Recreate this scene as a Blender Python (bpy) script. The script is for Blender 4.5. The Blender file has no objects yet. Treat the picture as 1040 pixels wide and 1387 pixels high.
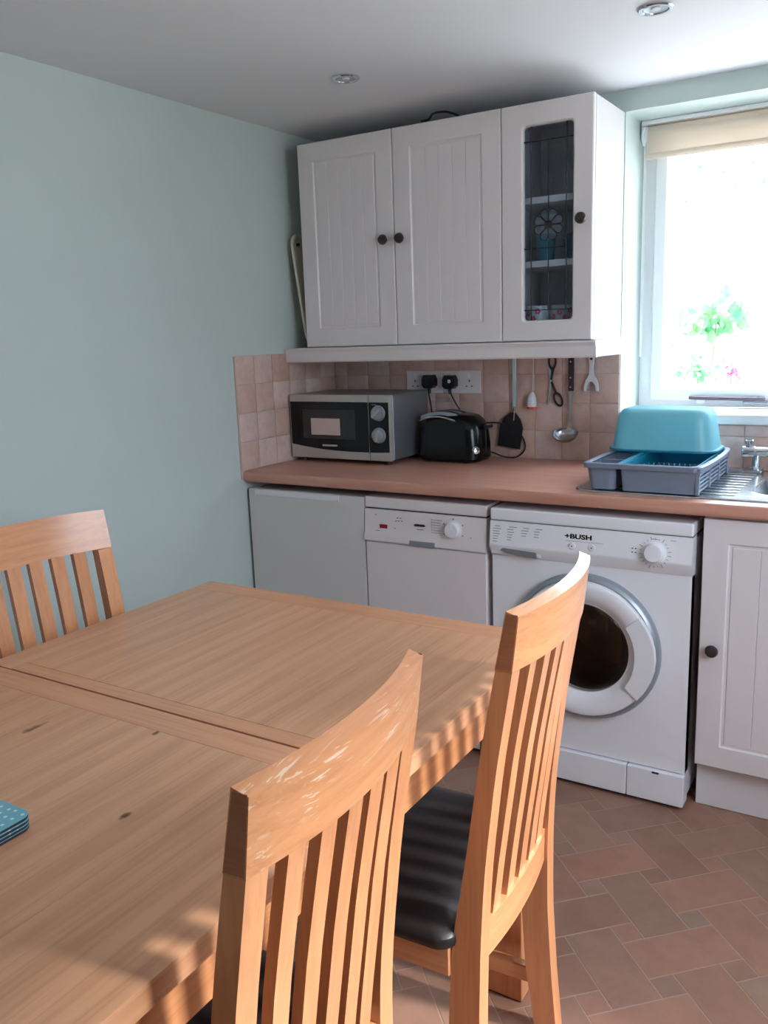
import bpy, bmesh, math, random
from mathutils import Vector, Matrix
random.seed(7)
scene = bpy.context.scene
COL = scene.collection
PI = math.pi

# ---------------------------------------------------------------- camera, world, light, exposure
cam_d = bpy.data.cameras.new('camera')
cam_d.sensor_fit = 'HORIZONTAL'
cam_d.sensor_width = 36.0
cam_d.lens = 1159.535 * 36.0 / 1040.0
cam_d.clip_start = 0.02
cam = bpy.data.objects.new('camera', cam_d)
COL.objects.link(cam)
_R = Vector((0.85109989, 0.52383054, -0.03507904))
_U = Vector((-0.07679057, 0.19030752, 0.97871664))
_F = Vector((-0.51935747, 0.83029189, -0.20219596))
m = Matrix.Identity(4)
for i in range(3):
    m[i][0], m[i][1], m[i][2] = _R[i], _U[i], -_F[i]
m.translation = Vector((2.0558058, -2.9423225, 1.3730335))
cam.matrix_world = m
scene.camera = cam

world = bpy.data.worlds.new('overcast_sky')
scene.world = world
world.use_nodes = True
wn = world.node_tree
bg = wn.nodes['Background']
bg.inputs['Color'].default_value = (0.83, 0.935, 1.09, 1)
# standard overcast sky: three times brighter overhead than at the horizon
tc = wn.nodes.new('ShaderNodeTexCoord')
sep = wn.nodes.new('ShaderNodeSeparateXYZ')
up_ = wn.nodes.new('ShaderNodeMath'); up_.operation = 'MAXIMUM'; up_.inputs[1].default_value = 0.0
lum = wn.nodes.new('ShaderNodeMath'); lum.operation = 'MULTIPLY_ADD'
SKY = 6.2
lum.inputs[1].default_value = 2.0 * SKY; lum.inputs[2].default_value = SKY
wn.links.new(tc.outputs['Generated'], sep.inputs[0]); wn.links.new(sep.outputs['Z'], up_.inputs[0])
wn.links.new(up_.outputs[0], lum.inputs[0]); wn.links.new(lum.outputs[0], bg.inputs['Strength'])

def portal(name, loc, rot, sx, sy):
    d = bpy.data.lights.new(name, 'AREA')
    d.shape = 'RECTANGLE'
    d.size, d.size_y = sx, sy
    d.cycles.is_portal = True
    o = bpy.data.objects.new(name, d)
    o.location, o.rotation_euler = loc, rot
    COL.objects.link(o)
portal('window_portal', (1.825, 0.31, 1.56), (-PI / 2, 0, 0), 1.30, 1.05)
portal('garden_door_portal', (2.80, -1.82, 1.48), (0, PI / 2, 0), 1.08, 1.00)

# hazy sun from the garden door side
sun_d = bpy.data.lights.new('hazy_sun', 'SUN')
sun_d.energy = 7.0
sun_d.angle = math.radians(7.0)
sun_d.color = (1.0, 0.97, 0.92)
sun = bpy.data.objects.new('hazy_sun', sun_d)
sun.rotation_euler = Vector((1.0, 0.15, 0.88)).to_track_quat('Z', 'Y').to_euler()
sun.location = (6, 0.5, 6)
COL.objects.link(sun)

scene.view_settings.view_transform = 'Standard'
scene.view_settings.look = 'None'
scene.view_settings.gamma = 1.0
scene.view_settings.use_curve_mapping = False
scene.view_settings.exposure = 0.1
scene.cycles.use_denoising = True
scene.cycles.max_bounces = 10
scene.cycles.diffuse_bounces = 6
scene.cycles.transparent_max_bounces = 12
scene.cycles.sample_clamp_indirect = 8.0

# ---------------------------------------------------------------- helpers
def s2l(c):
    return tuple(((v / 255.0) / 12.92 if v / 255.0 <= 0.04045 else ((v / 255.0 + 0.055) / 1.055) ** 2.4) for v in c) + (1.0,)

class N:
    def __init__(s, name):
        s.m = bpy.data.materials.new(name)
        s.m.use_nodes = True
        s.t = s.m.node_tree
        s.b = s.t.nodes['Principled BSDF']
    def node(s, typ, **kw):
        n = s.t.nodes.new(typ)
        for k, v in kw.items():
            if k.startswith('i_'):
                key = k[2:]
                key = int(key) if key.isdigit() else key.replace('_', ' ')
                n.inputs[key].default_value = v
            else:
                setattr(n, k, v)
        return n
    def link(s, a, b):
        s.t.links.new(a, b)
    def ramp(s, fac, stops, interp='LINEAR'):
        r = s.node('ShaderNodeValToRGB')
        r.color_ramp.interpolation = interp
        e = r.color_ramp.elements
        while len(e) < len(stops):
            e.new(0.5)
        for el, (p, c) in zip(e, stops):
            el.position, el.color = p, c
        s.link(fac, r.inputs['Fac'])
        return r.outputs['Color']
    def mix(s, fac, a, b, blend='MIX'):
        n = s.node('ShaderNodeMix', data_type='RGBA', blend_type=blend)
        for sock, v in ((n.inputs['Factor'], fac), (n.inputs['A'], a), (n.inputs['B'], b)):
            pass
        ins = [i for i in n.inputs if i.enabled]
        for sock, v in zip((ins[0], ins[1], ins[2]), (fac, a, b)):
            if hasattr(v, 'links') or isinstance(v, bpy.types.NodeSocket):
                s.link(v, sock)
            else:
                sock.default_value = v
        return [o for o in n.outputs if o.enabled][0]
    def bump(s, height, strength=0.2, dist=0.002):
        b = s.node('ShaderNodeBump')
        b.inputs['Strength'].default_value = strength
        b.inputs['Distance'].default_value = dist
        s.link(height, b.inputs['Height'])
        s.link(b.outputs['Normal'], s.b.inputs['Normal'])
    def noise(s, vec, scale, detail=4, rough=0.55, dist=0.0):
        n = s.node('ShaderNodeTexNoise')
        n.inputs['Scale'].default_value = scale
        n.inputs['Detail'].default_value = detail
        n.inputs['Roughness'].default_value = rough
        n.inputs['Distortion'].default_value = dist
        if vec is not None:
            s.link(vec, n.inputs['Vector'])
        return n.outputs['Fac']
    def coord(s):
        return s.node('ShaderNodeTexCoord').outputs['Object']

def plain(name, srgb, rough=0.5, metal=0.0, spec=0.5, bump=0.0, bscale=60, var=0.0, coat=0.0):
    n = N(name)
    c = s2l(srgb)
    n.b.inputs['Base Color'].default_value = c
    n.b.inputs['Roughness'].default_value = rough
    n.b.inputs['Metallic'].default_value = metal
    n.b.inputs['Specular IOR Level'].default_value = spec
    n.b.inputs['Coat Weight'].default_value = coat
    v = n.coord()
    f = n.noise(v, bscale, 3)
    if var > 0:
        f2 = n.noise(v, 4.0, 3)
        lo = tuple(x * (1 - var) for x in c[:3]) + (1,)
        n.link(n.ramp(f2, [(0.3, lo), (0.7, c)]), n.b.inputs['Base Color'])
    if bump > 0:
        n.bump(f, bump, 0.001)
    return n.m

def oak(name, axis, light=(228, 164, 116), dark=(198, 128, 86), knots=None, rough=0.30, fig=0.16, scuff=False, tone_k=1.0, coat=0.7, wsc=1.6, base_k=0.45, acr=11, rand=1.0):
    n = N(name)
    v = n.coord()
    oi = n.node('ShaderNodeObjectInfo')
    off = n.node('ShaderNodeVectorMath', operation='SCALE')
    off.inputs[0].default_value = (7.3 * rand, 3.1 * rand, 5.7 * rand)
    n.link(oi.outputs['Random'], off.inputs['Scale'])
    add = n.node('ShaderNodeVectorMath', operation='ADD')
    n.link(v, add.inputs[0]); n.link(off.outputs[0], add.inputs[1])
    def mapped(along, across):
        mp = n.node('ShaderNodeMapping')
        sc = [across] * 3
        sc['xyz'.index(axis)] = along
        mp.inputs['Scale'].default_value = sc
        n.link(add.outputs[0], mp.inputs['Vector'])
        return mp.outputs[0]
    f1 = n.noise(mapped(1.3, acr), 1.0, 5, 0.6, 1.2)
    f2 = n.noise(mapped(5, 150), 1.0, 3, 0.6, 0.2)
    f3 = n.noise(mapped(1.0, 3.0), 1.0, 2, 0.5, 0.3)
    w = n.node('ShaderNodeTexWave', wave_type='RINGS', rings_direction='XYZ'[('xyz'.index(axis))])
    w.inputs['Scale'].default_value = wsc
    w.inputs['Distortion'].default_value = 5.0
    w.inputs['Detail'].default_value = 2.0
    w.inputs['Detail Scale'].default_value = 1.2
    n.link(mapped(0.55, 7.0), w.inputs['Vector'])
    L, D = s2l(light), s2l(dark)
    base = n.ramp(f1, [(0.25, D), (0.60, L), (0.85, L)])
    Mid = tuple((a * 0.45 + b * 0.55) for a, b in zip(D, L))
    base = n.mix(base_k, base, Mid)
    base = n.mix(fig, base, n.ramp(w.outputs['Fac'], [(0.1, D), (0.8, L)]))
    pores = n.ramp(f2, [(0.36, (0.62, 0.52, 0.45, 1)), (0.52, (1, 1, 1, 1))])
    base = n.mix(0.26, base, pores, 'MULTIPLY')
    tone = n.ramp(f3, [(0.3, (0.86, 0.84, 0.82, 1)), (0.7, (1.06, 1.04, 1.0, 1))])
    base = n.mix(0.7 * tone_k, base, tone, 'MULTIPLY')
    pm = n.ramp(oi.outputs['Random'], [(0.0, (0.95, 0.93, 0.91, 1)), (0.5, (1, 0.99, 0.98, 1)), (1.0, (1.03, 1.03, 1.03, 1))])
    base = n.mix(tone_k, base, pm, 'MULTIPLY')
    if scuff:
        fs = n.noise(mapped(15, 240), 1.0, 2, 0.5, 0.6)
        fp = n.noise(mapped(9, 16), 1.0, 2, 0.5, 0.3)
        sm = n.mix(1.0, n.ramp(fs, [(0.60, (0, 0, 0, 1)), (0.66, (0.75, 0.75, 0.75, 1))]), n.ramp(fp, [(0.44, (0, 0, 0, 1)), (0.58, (1, 1, 1, 1))]), 'MULTIPLY')
        base = n.mix(sm, base, s2l((236, 212, 186)))
    for (kx, ky, kz, lx, ly) in (knots or []):
        sub = n.node('ShaderNodeVectorMath', operation='SUBTRACT')
        sub.inputs[1].default_value = (kx, ky, kz)
        n.link(v, sub.inputs[0])
        mul = n.node('ShaderNodeVectorMath', operation='MULTIPLY')
        mul.inputs[1].default_value = (1 / lx, 1 / ly, 0.0)
        n.link(sub.outputs[0], mul.inputs[0])
        ln = n.node('ShaderNodeVectorMath', operation='LENGTH')
        n.link(mul.outputs[0], ln.inputs[0])
        ad = n.node('ShaderNodeMath', operation='MULTIPLY_ADD')
        ad.inputs[1].default_value = 0.9; 
        n.link(n.noise(v, 60, 3), ad.inputs[0]); n.link(ln.outputs['Value'], ad.inputs[2])
        kf = n.ramp(ad.outputs[0], [(0.55, (0.95, 0.95, 0.95, 1)), (1.0, (0.35, 0.35, 0.35, 1)), ])
        kf2 = n.ramp(ad.outputs[0], [(0.95, (1, 1, 1, 1)), (1.0, (0, 0, 0, 1))])
        base = n.mix(n.mix(1.0, kf, kf2, 'MULTIPLY'), base, s2l((88, 56, 36)))
    n.link(base, n.b.inputs['Base Color'])
    n.b.inputs['Roughness'].default_value = rough
    n.b.inputs['Specular IOR Level'].default_value = 0.5
    n.b.inputs['Coat Weight'].default_value = coat
    n.b.inputs['Coat Roughness'].default_value = 0.22
    n.bump(f2, 0.10, 0.0006)
    return n.m

# ---------------------------------------------------------------- mesh builder
def catmull(pts, k=6, closed=False):
    P = [Vector(p) for p in pts]
    out = []
    n = len(P)
    rng = range(n if closed else n - 1)
    for i in rng:
        if closed:
            a, b, c, d = P[(i - 1) % n], P[i], P[(i + 1) % n], P[(i + 2) % n]
        else:
            a, b, c, d = P[max(i - 1, 0)], P[i], P[i + 1], P[min(i + 2, n - 1)]
        for j in range(k):
            t = j / k
            out.append(0.5 * ((2 * b) + (c - a) * t + (2 * a - 5 * b + 4 * c - d) * t * t + (3 * b - a - 3 * c + d) * t ** 3))
    if not closed:
        out.append(P[-1])
    return out

def rrect(cx, cy, w, h, r, k=4):
    r = max(min(r, w / 2 - 1e-5, h / 2 - 1e-5), 1e-5)
    pts = []
    for qx, qy, a0 in ((1, 1, 0), (-1, 1, PI / 2), (-1, -1, PI), (1, -1, 1.5 * PI)):
        ox, oy = cx + qx * (w / 2 - r), cy + qy * (h / 2 - r)
        for i in range(k + 1):
            a = a0 + (PI / 2) * i / k
            pts.append((ox + r * math.cos(a), oy + r * math.sin(a)))
    return pts

class MB:
    def __init__(s):
        s.bm = bmesh.new()
    def raw(s, verts, faces, bev=0.0, seg=2, sharp=None):
        vs = [s.bm.verts.new(v) for v in verts]
        fs = []
        for f in faces:
            try:
                fs.append(s.bm.faces.new([vs[i] for i in f]))
            except ValueError:
                pass
        if bev > 0:
            es = set()
            for f in fs:
                for e in f.edges:
                    if sharp is None or (len(e.link_faces) == 2 and e.calc_face_angle(0) > sharp):
                        es.add(e)
            bmesh.ops.bevel(s.bm, geom=list(es), offset=bev, segments=seg, profile=0.5, affect='EDGES', clamp_overlap=True)
        return s
    def box(s, x0, x1, y0, y1, z0, z1, bev=0.0, seg=2):
        v = [(x0, y0, z0), (x1, y0, z0), (x1, y1, z0), (x0, y1, z0), (x0, y0, z1), (x1, y0, z1), (x1, y1, z1), (x0, y1, z1)]
        f = [(0, 3, 2, 1), (4, 5, 6, 7), (0, 1, 5, 4), (1, 2, 6, 5), (2, 3, 7, 6), (3, 0, 4, 7)]
        return s.raw(v, f, bev, seg)
    def prism(s, pts, plane, lo, hi, bev=0.0, seg=2, sharp=0.5):
        def p3(a, b, c):
            return {'xy': (a, b, c), 'xz': (a, c, b), 'yz': (c, a, b)}[plane]
        n = len(pts)
        v = [p3(a, b, lo) for a, b in pts] + [p3(a, b, hi) for a, b in pts]
        f = [tuple(range(n))[::-1], tuple(range(n, 2 * n))] + [(i, (i + 1) % n, n + (i + 1) % n, n + i) for i in range(n)]
        return s.raw(v, f, bev, seg, sharp)
    def loft(s, rings, cap=True, loop=False, bev=0.0, seg=2, sharp=0.6):
        n = len(rings[0])
        v = [p for r in rings for p in r]
        f = []
        for k in range(len(rings) - 1 + (1 if loop else 0)):
            a, b = k * n, ((k + 1) % len(rings)) * n
            for i in range(n):
                j = (i + 1) % n
                f.append((a + i, a + j, b + j, b + i))
        if cap and not loop:
            f.append(tuple(range(n))[::-1])
            f.append(tuple(range(len(v) - n, len(v))))
        return s.raw(v, f, bev, seg, sharp)
    def lathe(s, prof, c, axis='z', n=24):
        # prof: (radius, height) along axis from c
        def p3(r, a, h):
            x, y = r * math.cos(a), r * math.sin(a)
            q = {'z': (x, y, h), 'y': (x, h, y), 'x': (h, x, y)}[axis]
            return (c[0] + q[0], c[1] + q[1], c[2] + q[2])
        rings = [[p3(max(r, 1e-5), 2 * PI * i / n, h) for i in range(n)] for r, h in prof]
        return s.loft(rings)
    def cyl(s, c, axis, r, h, n=20, bev=0.0):
        if bev:
            return s.lathe([(r - bev, 0), (r, bev), (r, h - bev), (r - bev, h)], c, axis, n)
        return s.lathe([(r, 0), (r, h)], c, axis, n)
    def tube(s, pts, r, n=10, closed=False, smooth=6, flat=1.0):
        P = catmull(pts, smooth, closed) if smooth else [Vector(p) for p in pts]
        m_ = len(P)
        rings = []
        up = None
        for i, p in enumerate(P):
            if closed:
                t = P[(i + 1) % m_] - P[i - 1]
            else:
                t = P[min(i + 1, m_ - 1)] - P[max(i - 1, 0)]
            t.normalize()
            if up is None:
                up = Vector((0, 0, 1)) if abs(t.z) < 0.9 else Vector((1, 0, 0))
            side = t.cross(up)
            if side.length < 1e-6:
                side = t.cross(Vector((0, 1, 0)))
            side.normalize()
            up = side.cross(t).normalized()
            rr = r[min(int(i / max(m_ - 1, 1) * (len(r) - 1) + 0.5), len(r) - 1)] if isinstance(r, (list, tuple)) else r
            rings.append([tuple(p + side * (rr * math.cos(2 * PI * j / n)) + up * (rr * flat * math.sin(2 * PI * j / n))) for j in range(n)])
        return s.loft(rings, cap=not closed, loop=closed)
    def sphere(s, c, r, n=16, k=8, sc=(1, 1, 1)):
        rings = []
        for i in range(k + 1):
            a = -PI / 2 + PI * i / k
            rr = max(r * math.cos(a), 1e-5)
            rings.append([(c[0] + sc[0] * rr * math.cos(2 * PI * j / n), c[1] + sc[1] * rr * math.sin(2 * PI * j / n), c[2] + sc[2] * r * math.sin(a)) for j in range(n)])
        return s.loft(rings)
    def xf(s, M):
        bmesh.ops.transform(s.bm, matrix=M, verts=s.bm.verts)
        return s
    def build(s, name, mat, parent=None, smooth=35):
        bmesh.ops.remove_doubles(s.bm, verts=s.bm.verts, dist=2e-6)
        bmesh.ops.recalc_face_normals(s.bm, faces=s.bm.faces)
        me = bpy.data.meshes.new(name)
        org = Vector(ORG.get(parent.name, (0, 0, 0))) if parent is not None else Vector((0, 0, 0))
        if org.length:
            bmesh.ops.translate(s.bm, vec=-org, verts=s.bm.verts)
        s.bm.to_mesh(me)
        s.bm.free()
        me.materials.append(mat)
        if smooth:
            me.shade_smooth()
            me.set_sharp_from_angle(angle=math.radians(smooth))
        o = bpy.data.objects.new(name, me)
        COL.objects.link(o)
        if smooth:
            wn_ = o.modifiers.new('weighted_normals', 'WEIGHTED_NORMAL')
            wn_.keep_sharp = True
        if parent is not None:
            o.parent = parent
            ORG[o.name] = tuple(org)
        return o

ORG = {}
def tag(o, label=None, cat=None, group=None, kind=None):
    if label: o['label'] = label
    if cat: o['category'] = cat
    if group: o['group'] = group
    if kind: o['kind'] = kind
    return o
def thing(name, label, cat, loc=(0, 0, 0), group=None, local=False):
    o = bpy.data.objects.new(name, None)
    o.empty_display_size = 0.05
    COL.objects.link(o)
    o.location = loc
    ORG[o.name] = (0, 0, 0) if local else tuple(loc)
    return tag(o, label, cat, group)
def struct(name, loc=(0, 0, 0)):
    o = bpy.data.objects.new(name, None)
    o.empty_display_size = 0.05
    COL.objects.link(o)
    o.location = loc
    ORG[o.name] = tuple(loc)
    o['kind'] = 'structure'
    return o
def dup(o, parent=None):
    c = o.copy()
    COL.objects.link(c)
    if parent is not None:
        c.parent = parent
    for ch in list(o.children):
        dup(ch, c)
    return c
def clone(o, name, loc, parent):
    c = bpy.data.objects.new(name, o.data)
    c.location = loc
    COL.objects.link(c)
    c.parent = parent
    return c
def text(body, size, name, mat, parent, M, thick=0.0004, bold=0.0):
    cu = bpy.data.curves.new('lettering', 'FONT')
    cu.body, cu.size, cu.extrude, cu.offset = body, size, thick, bold
    cu.align_x, cu.align_y = 'CENTER', 'CENTER'
    cu.resolution_u = 3
    t = bpy.data.objects.new('lettering_source', cu)
    COL.objects.link(t)
    dg = bpy.context.evaluated_depsgraph_get()
    me = bpy.data.meshes.new_from_object(t.evaluated_get(dg))
    bpy.data.objects.remove(t)
    me.transform(M)
    org = Vector(ORG.get(parent.name, (0, 0, 0)))
    me.transform(Matrix.Translation(-org))
    me.name = name
    me.materials.clear(); me.materials.append(mat)
    o = bpy.data.objects.new(name, me)
    COL.objects.link(o)
    o.parent = parent
    return o
def facing_front(x, y, z, rz=0.0):        # text plane standing in xz, read from -y
    return Matrix.Translation((x, y, z)) @ Matrix.Rotation(rz, 4, 'Z') @ Matrix.Rotation(PI / 2, 4, 'X')

# ---------------------------------------------------------------- materials
M_mint = plain('mint_wall_paint', (193, 206, 202), 0.75, bump=0.12, bscale=35, var=0.03)
M_ceil = plain('white_ceiling_paint', (226, 226, 230), 0.8, bump=0.08, bscale=30, var=0.02)
M_white = plain('white_upvc', (240, 242, 244), 0.3)
M_cab = plain('white_cupboard_foil', (226, 219, 220), 0.38, var=0.01)
M_cabin = plain('cupboard_interior', (214, 212, 214), 0.5)
M_appl = plain('white_enamel', (238, 237, 242), 0.25, coat=0.2)
M_appl2 = plain('off_white_enamel', (230, 221, 222), 0.3)
M_applp = plain('white_plastic', (234, 233, 238), 0.35)
M_fridge = plain('fridge_enamel', (217, 212, 211), 0.34, bump=0.05, bscale=400)
M_grey = plain('grey_print', (128, 128, 136), 0.6)
M_dkgrey = plain('dark_gasket', (34, 36, 42), 0.6)
M_black = plain('black_gloss_plastic', (12, 13, 16), 0.2, spec=0.35)
M_blackm = plain('black_matt_plastic', (26, 26, 30), 0.5)
M_knob = plain('dark_brown_knob_metal', (62, 54, 52), 0.35, metal=0.3)
M_red = plain('red_display', (150, 20, 45), 0.25)
M_steel = plain('brushed_steel', (196, 200, 204), 0.22, metal=1.0, bump=0.03, bscale=90)
M_chrome = plain('chrome', (220, 224, 228), 0.08, metal=1.0)
M_silver = plain('silver_plastic', (158, 164, 172), 0.35, metal=0.5)
M_mwside = plain('grey_steel_casing', (136, 140, 146), 0.38, metal=0.6)
M_mwsil = plain('silver_fascia', (186, 182, 176), 0.35, metal=0.4)
M_staydark = plain('dark_stay_metal', (96, 88, 98), 0.45, metal=0.5)  # even, darker grey metal for the window stay bar
M_rack = plain('grey_rack_plastic', (122, 132, 150), 0.4)
M_teal = plain('teal_plastic', (22, 120, 148), 0.4)
def aqua():
    n = N('aqua_bowl_plastic')
    d = n.node('ShaderNodeBsdfDiffuse'); t = n.node('ShaderNodeBsdfTranslucent'); g = n.node('ShaderNodeBsdfGlossy')
    d.inputs['Color'].default_value = s2l((140, 196, 206)); t.inputs['Color'].default_value = s2l((120, 210, 220)); g.inputs['Roughness'].default_value = 0.4
    m1 = n.node('ShaderNodeMixShader'); m1.inputs[0].default_value = 0.4
    m2 = n.node('ShaderNodeMixShader'); m2.inputs[0].default_value = 0.06
    n.link(d.outputs[0], m1.inputs[1]); n.link(t.outputs[0], m1.inputs[2]); n.link(m1.outputs[0], m2.inputs[1]); n.link(g.outputs[0], m2.inputs[2])
    n.link(m2.outputs[0], n.t.nodes['Material Output'].inputs['Surface'])
    return n.m
M_aqua = aqua()
M_leather = plain('dark_brown_leather', (30, 25, 27), 0.44, bump=0.25, bscale=260)
M_plate = plain('white_socket_plate', (226, 222, 224), 0.3)
M_orange = plain('orange_rim', (226, 82, 50), 0.4)
M_tray = plain('cream_tray_plastic', (206, 202, 190), 0.4)
M_handle = plain('dark_wood_handle', (58, 42, 40), 0.45)
M_plinth = plain('white_plinth', (222, 218, 220), 0.45)
M_grout = plain('pale_grout', (196, 178, 168), 0.85, bump=0.2, bscale=300)
M_mug = plain('white_china', (222, 224, 226), 0.2)
M_bluegl = plain('teal_glazed_china', (44, 120, 146), 0.15)
M_pink = plain('pink_petal', (226, 84, 120), 0.6)
M_stem = plain('green_stem', (60, 96, 40), 0.7)
M_bark = plain('grey_bark', (110, 92, 84), 0.8)
M_grass = plain('pale_gravel', (196, 190, 178), 0.9, var=0.2)
M_cork = plain('dark_mat_edge', (44, 48, 58), 0.6)
M_lead = plain('dark_leading', (36, 40, 48), 0.5, metal=0.4)
M_base = plain('grout_vinyl', (168, 140, 122), 0.6, bump=0.1, bscale=200)

OX = oak('oak_grain_x', 'x'); OY = oak('oak_grain_y', 'y'); OZ = oak('oak_grain_z', 'z')
TBL = (1.0, -2.28, 0.0)
_kn = [(-0.13, 0.13, 0.765, 0.013, 0.040), (0.065, 0.215, 0.765, 0.008, 0.018), (0.21, 0.02, 0.765, 0.010, 0.022)]
OE = oak('oak_end_grain', 'x', (186, 124, 90), (146, 94, 68))
OS = oak('oak_grain_y_scuffed', 'y', scuff=True)
TX = oak('oak_top_x', 'x', (224, 165, 126), (198, 136, 100), rough=0.36, fig=0.12, tone_k=0.12, coat=0.25)
TY = oak('oak_top_y', 'y', (226, 172, 134), (198, 142, 106), knots=_kn, rough=0.36, fig=0.30, tone_k=0.45, coat=0.25, wsc=1.5, base_k=0.55, acr=14, rand=0.2)

def glass(name, tint=(1, 1, 1), rough=0.0, refl=0.08):
    n = N(name)
    tr = n.node('ShaderNodeBsdfTransparent'); tr.inputs['Color'].default_value = tint + (1,)
    gl = n.node('ShaderNodeBsdfGlossy'); gl.inputs['Roughness'].default_value = rough
    lw = n.node('ShaderNodeLayerWeight'); lw.inputs['Blend'].default_value = 0.5
    p5 = n.node('ShaderNodeMath', operation='POWER'); n.link(lw.outputs['Facing'], p5.inputs[0]); p5.inputs[1].default_value = 5.0
    fr = n.node('ShaderNodeMath', operation='MULTIPLY_ADD'); n.link(p5.outputs[0], fr.inputs[0]); fr.inputs[1].default_value = 0.85; fr.inputs[2].default_value = 0.04
    mx = n.node('ShaderNodeMixShader')
    n.link(fr.outputs[0], mx.inputs[0]); n.link(tr.outputs[0], mx.inputs[1]); n.link(gl.outputs[0], mx.inputs[2])
    n.link(mx.outputs[0], n.t.nodes['Material Output'].inputs['Surface'])
    return n.m
M_pane = glass('clear_pane', (0.97, 0.98, 0.98))
M_cabpane = glass('cabinet_pane', (0.82, 0.86, 0.90), 0.03)
def frosted():
    n = N('frosted_petal_glass')
    tr = n.node('ShaderNodeBsdfTransparent'); tr.inputs['Color'].default_value = (0.8, 0.84, 0.88, 1)
    d = n.node('ShaderNodeBsdfDiffuse'); d.inputs['Color'].default_value = s2l((170, 186, 196))
    mx = n.node('ShaderNodeMixShader'); mx.inputs[0].default_value = 0.14
    n.link(tr.outputs[0], mx.inputs[1]); n.link(d.outputs[0], mx.inputs[2])
    n.link(mx.outputs[0], n.t.nodes['Material Output'].inputs['Surface'])
    return n.m
M_petal = frosted()
M_port = glass('porthole_glass', (0.80, 0.76, 0.74), 0.02)
M_drum = plain('perforated_steel_drum', (150, 142, 138), 0.4, metal=0.6)
M_wine = glass('wine_glass', (0.93, 0.95, 0.96))

def tile_mat():
    n = N('beige_stone_tile')
    v = n.coord(); oi = n.node('ShaderNodeObjectInfo')
    c = n.ramp(oi.outputs['Random'], [(0.0, s2l((198, 166, 152))), (0.25, s2l((218, 194, 186))), (0.5, s2l((208, 178, 164))), (0.75, s2l((220, 200, 196))), (1.0, s2l((206, 172, 156)))])
    off = n.node('ShaderNodeVectorMath', operation='SCALE'); off.inputs[0].default_value = (9, 4, 6)
    n.link(oi.outputs['Random'], off.inputs['Scale'])
    ad = n.node('ShaderNodeVectorMath', operation='ADD'); n.link(v, ad.inputs[0]); n.link(off.outputs[0], ad.inputs[1])
    f = n.noise(ad.outputs[0], 22, 6, 0.65, 0.6)
    c = n.mix(0.75, c, n.ramp(f, [(0.3, (0.80, 0.72, 0.66, 1)), (0.55, (1, 0.98, 0.97, 1)), (0.75, (1.06, 1.05, 1.04, 1))]), 'MULTIPLY')
    n.link(c, n.b.inputs['Base Color'])
    n.b.inputs['Roughness'].default_value = 0.42
    n.bump(f, 0.25, 0.0015)
    return n.m
M_tile = tile_mat()

def floor_mat():
    n = N('terracotta_vinyl')
    v = n.coord(); oi = n.node('ShaderNodeObjectInfo')
    c = n.ramp(oi.outputs['Random'], [(0.0, s2l((150, 113, 96))), (0.2, s2l((160, 118, 100))), (0.4, s2l((154, 120, 103))), (0.6, s2l((146, 108, 92))), (0.85, s2l((148, 124, 108))), (1.0, s2l((162, 116, 98)))])
    off = n.node('ShaderNodeVectorMath', operation='SCALE'); off.inputs[0].default_value = (9, 4, 6)
    n.link(oi.outputs['Random'], off.inputs['Scale'])
    ad = n.node('ShaderNodeVectorMath', operation='ADD'); n.link(v, ad.inputs[0]); n.link(off.outputs[0], ad.inputs[1])
    f = n.noise(ad.outputs[0], 14, 6, 0.65, 0.5)
    c = n.mix(0.8, c, n.ramp(f, [(0.3, (0.80, 0.76, 0.72, 1)), (0.7, (1.08, 1.06, 1.04, 1))]), 'MULTIPLY')
    n.link(c, n.b.inputs['Base Color'])
    n.b.inputs['Roughness'].default_value = 0.42
    n.bump(f, 0.1, 0.001)
    return n.m
M_floor = floor_mat()

def worktop_mat():
    n = N('beech_laminate')
    v = n.coord()
    mp = n.node('ShaderNodeMapping'); mp.inputs['Scale'].default_value = (1.2, 26, 26); n.link(v, mp.inputs['Vector'])
    f = n.noise(mp.outputs[0], 1.6, 5, 0.6, 0.5)
    n.link(n.ramp(f, [(0.3, s2l((190, 132, 112))), (0.65, s2l((208, 154, 134)))]), n.b.inputs['Base Color'])
    n.b.inputs['Roughness'].default_value = 0.42
    n.b.inputs['Coat Weight'].default_value = 0.5
    n.b.inputs['Coat Roughness'].default_value = 0.5
    return n.m
M_work = worktop_mat()

def blind_mat():
    n = N('cream_blind_fabric')
    d = n.node('ShaderNodeBsdfDiffuse'); d.inputs['Color'].default_value = s2l((238, 226, 212))
    t = n.node('ShaderNodeBsdfTranslucent'); t.inputs['Color'].default_value = s2l((240, 230, 220))
    mx = n.node('ShaderNodeMixShader'); mx.inputs[0].default_value = 0.36
    n.link(d.outputs[0], mx.inputs[1]); n.link(t.outputs[0], mx.inputs[2])
    n.link(mx.outputs[0], n.t.nodes['Material Output'].inputs['Surface'])
    return n.m
M_blind = blind_mat()

def leaf_mat():
    n = N('green_leaf')
    f = n.noise(n.coord(), 9, 3)
    c = n.ramp(f, [(0.3, s2l((66, 122, 88))), (0.7, s2l((122, 160, 106)))])
    d = n.node('ShaderNodeBsdfDiffuse'); t = n.node('ShaderNodeBsdfTranslucent')
    n.link(c, d.inputs['Color']); n.link(c, t.inputs['Color'])
    mx = n.node('ShaderNodeMixShader'); mx.inputs[0].default_value = 0.5
    n.link(d.outputs[0], mx.inputs[1]); n.link(t.outputs[0], mx.inputs[2])
    n.link(mx.outputs[0], n.t.nodes['Material Output'].inputs['Surface'])
    return n.m
M_leaf = leaf_mat()

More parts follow.
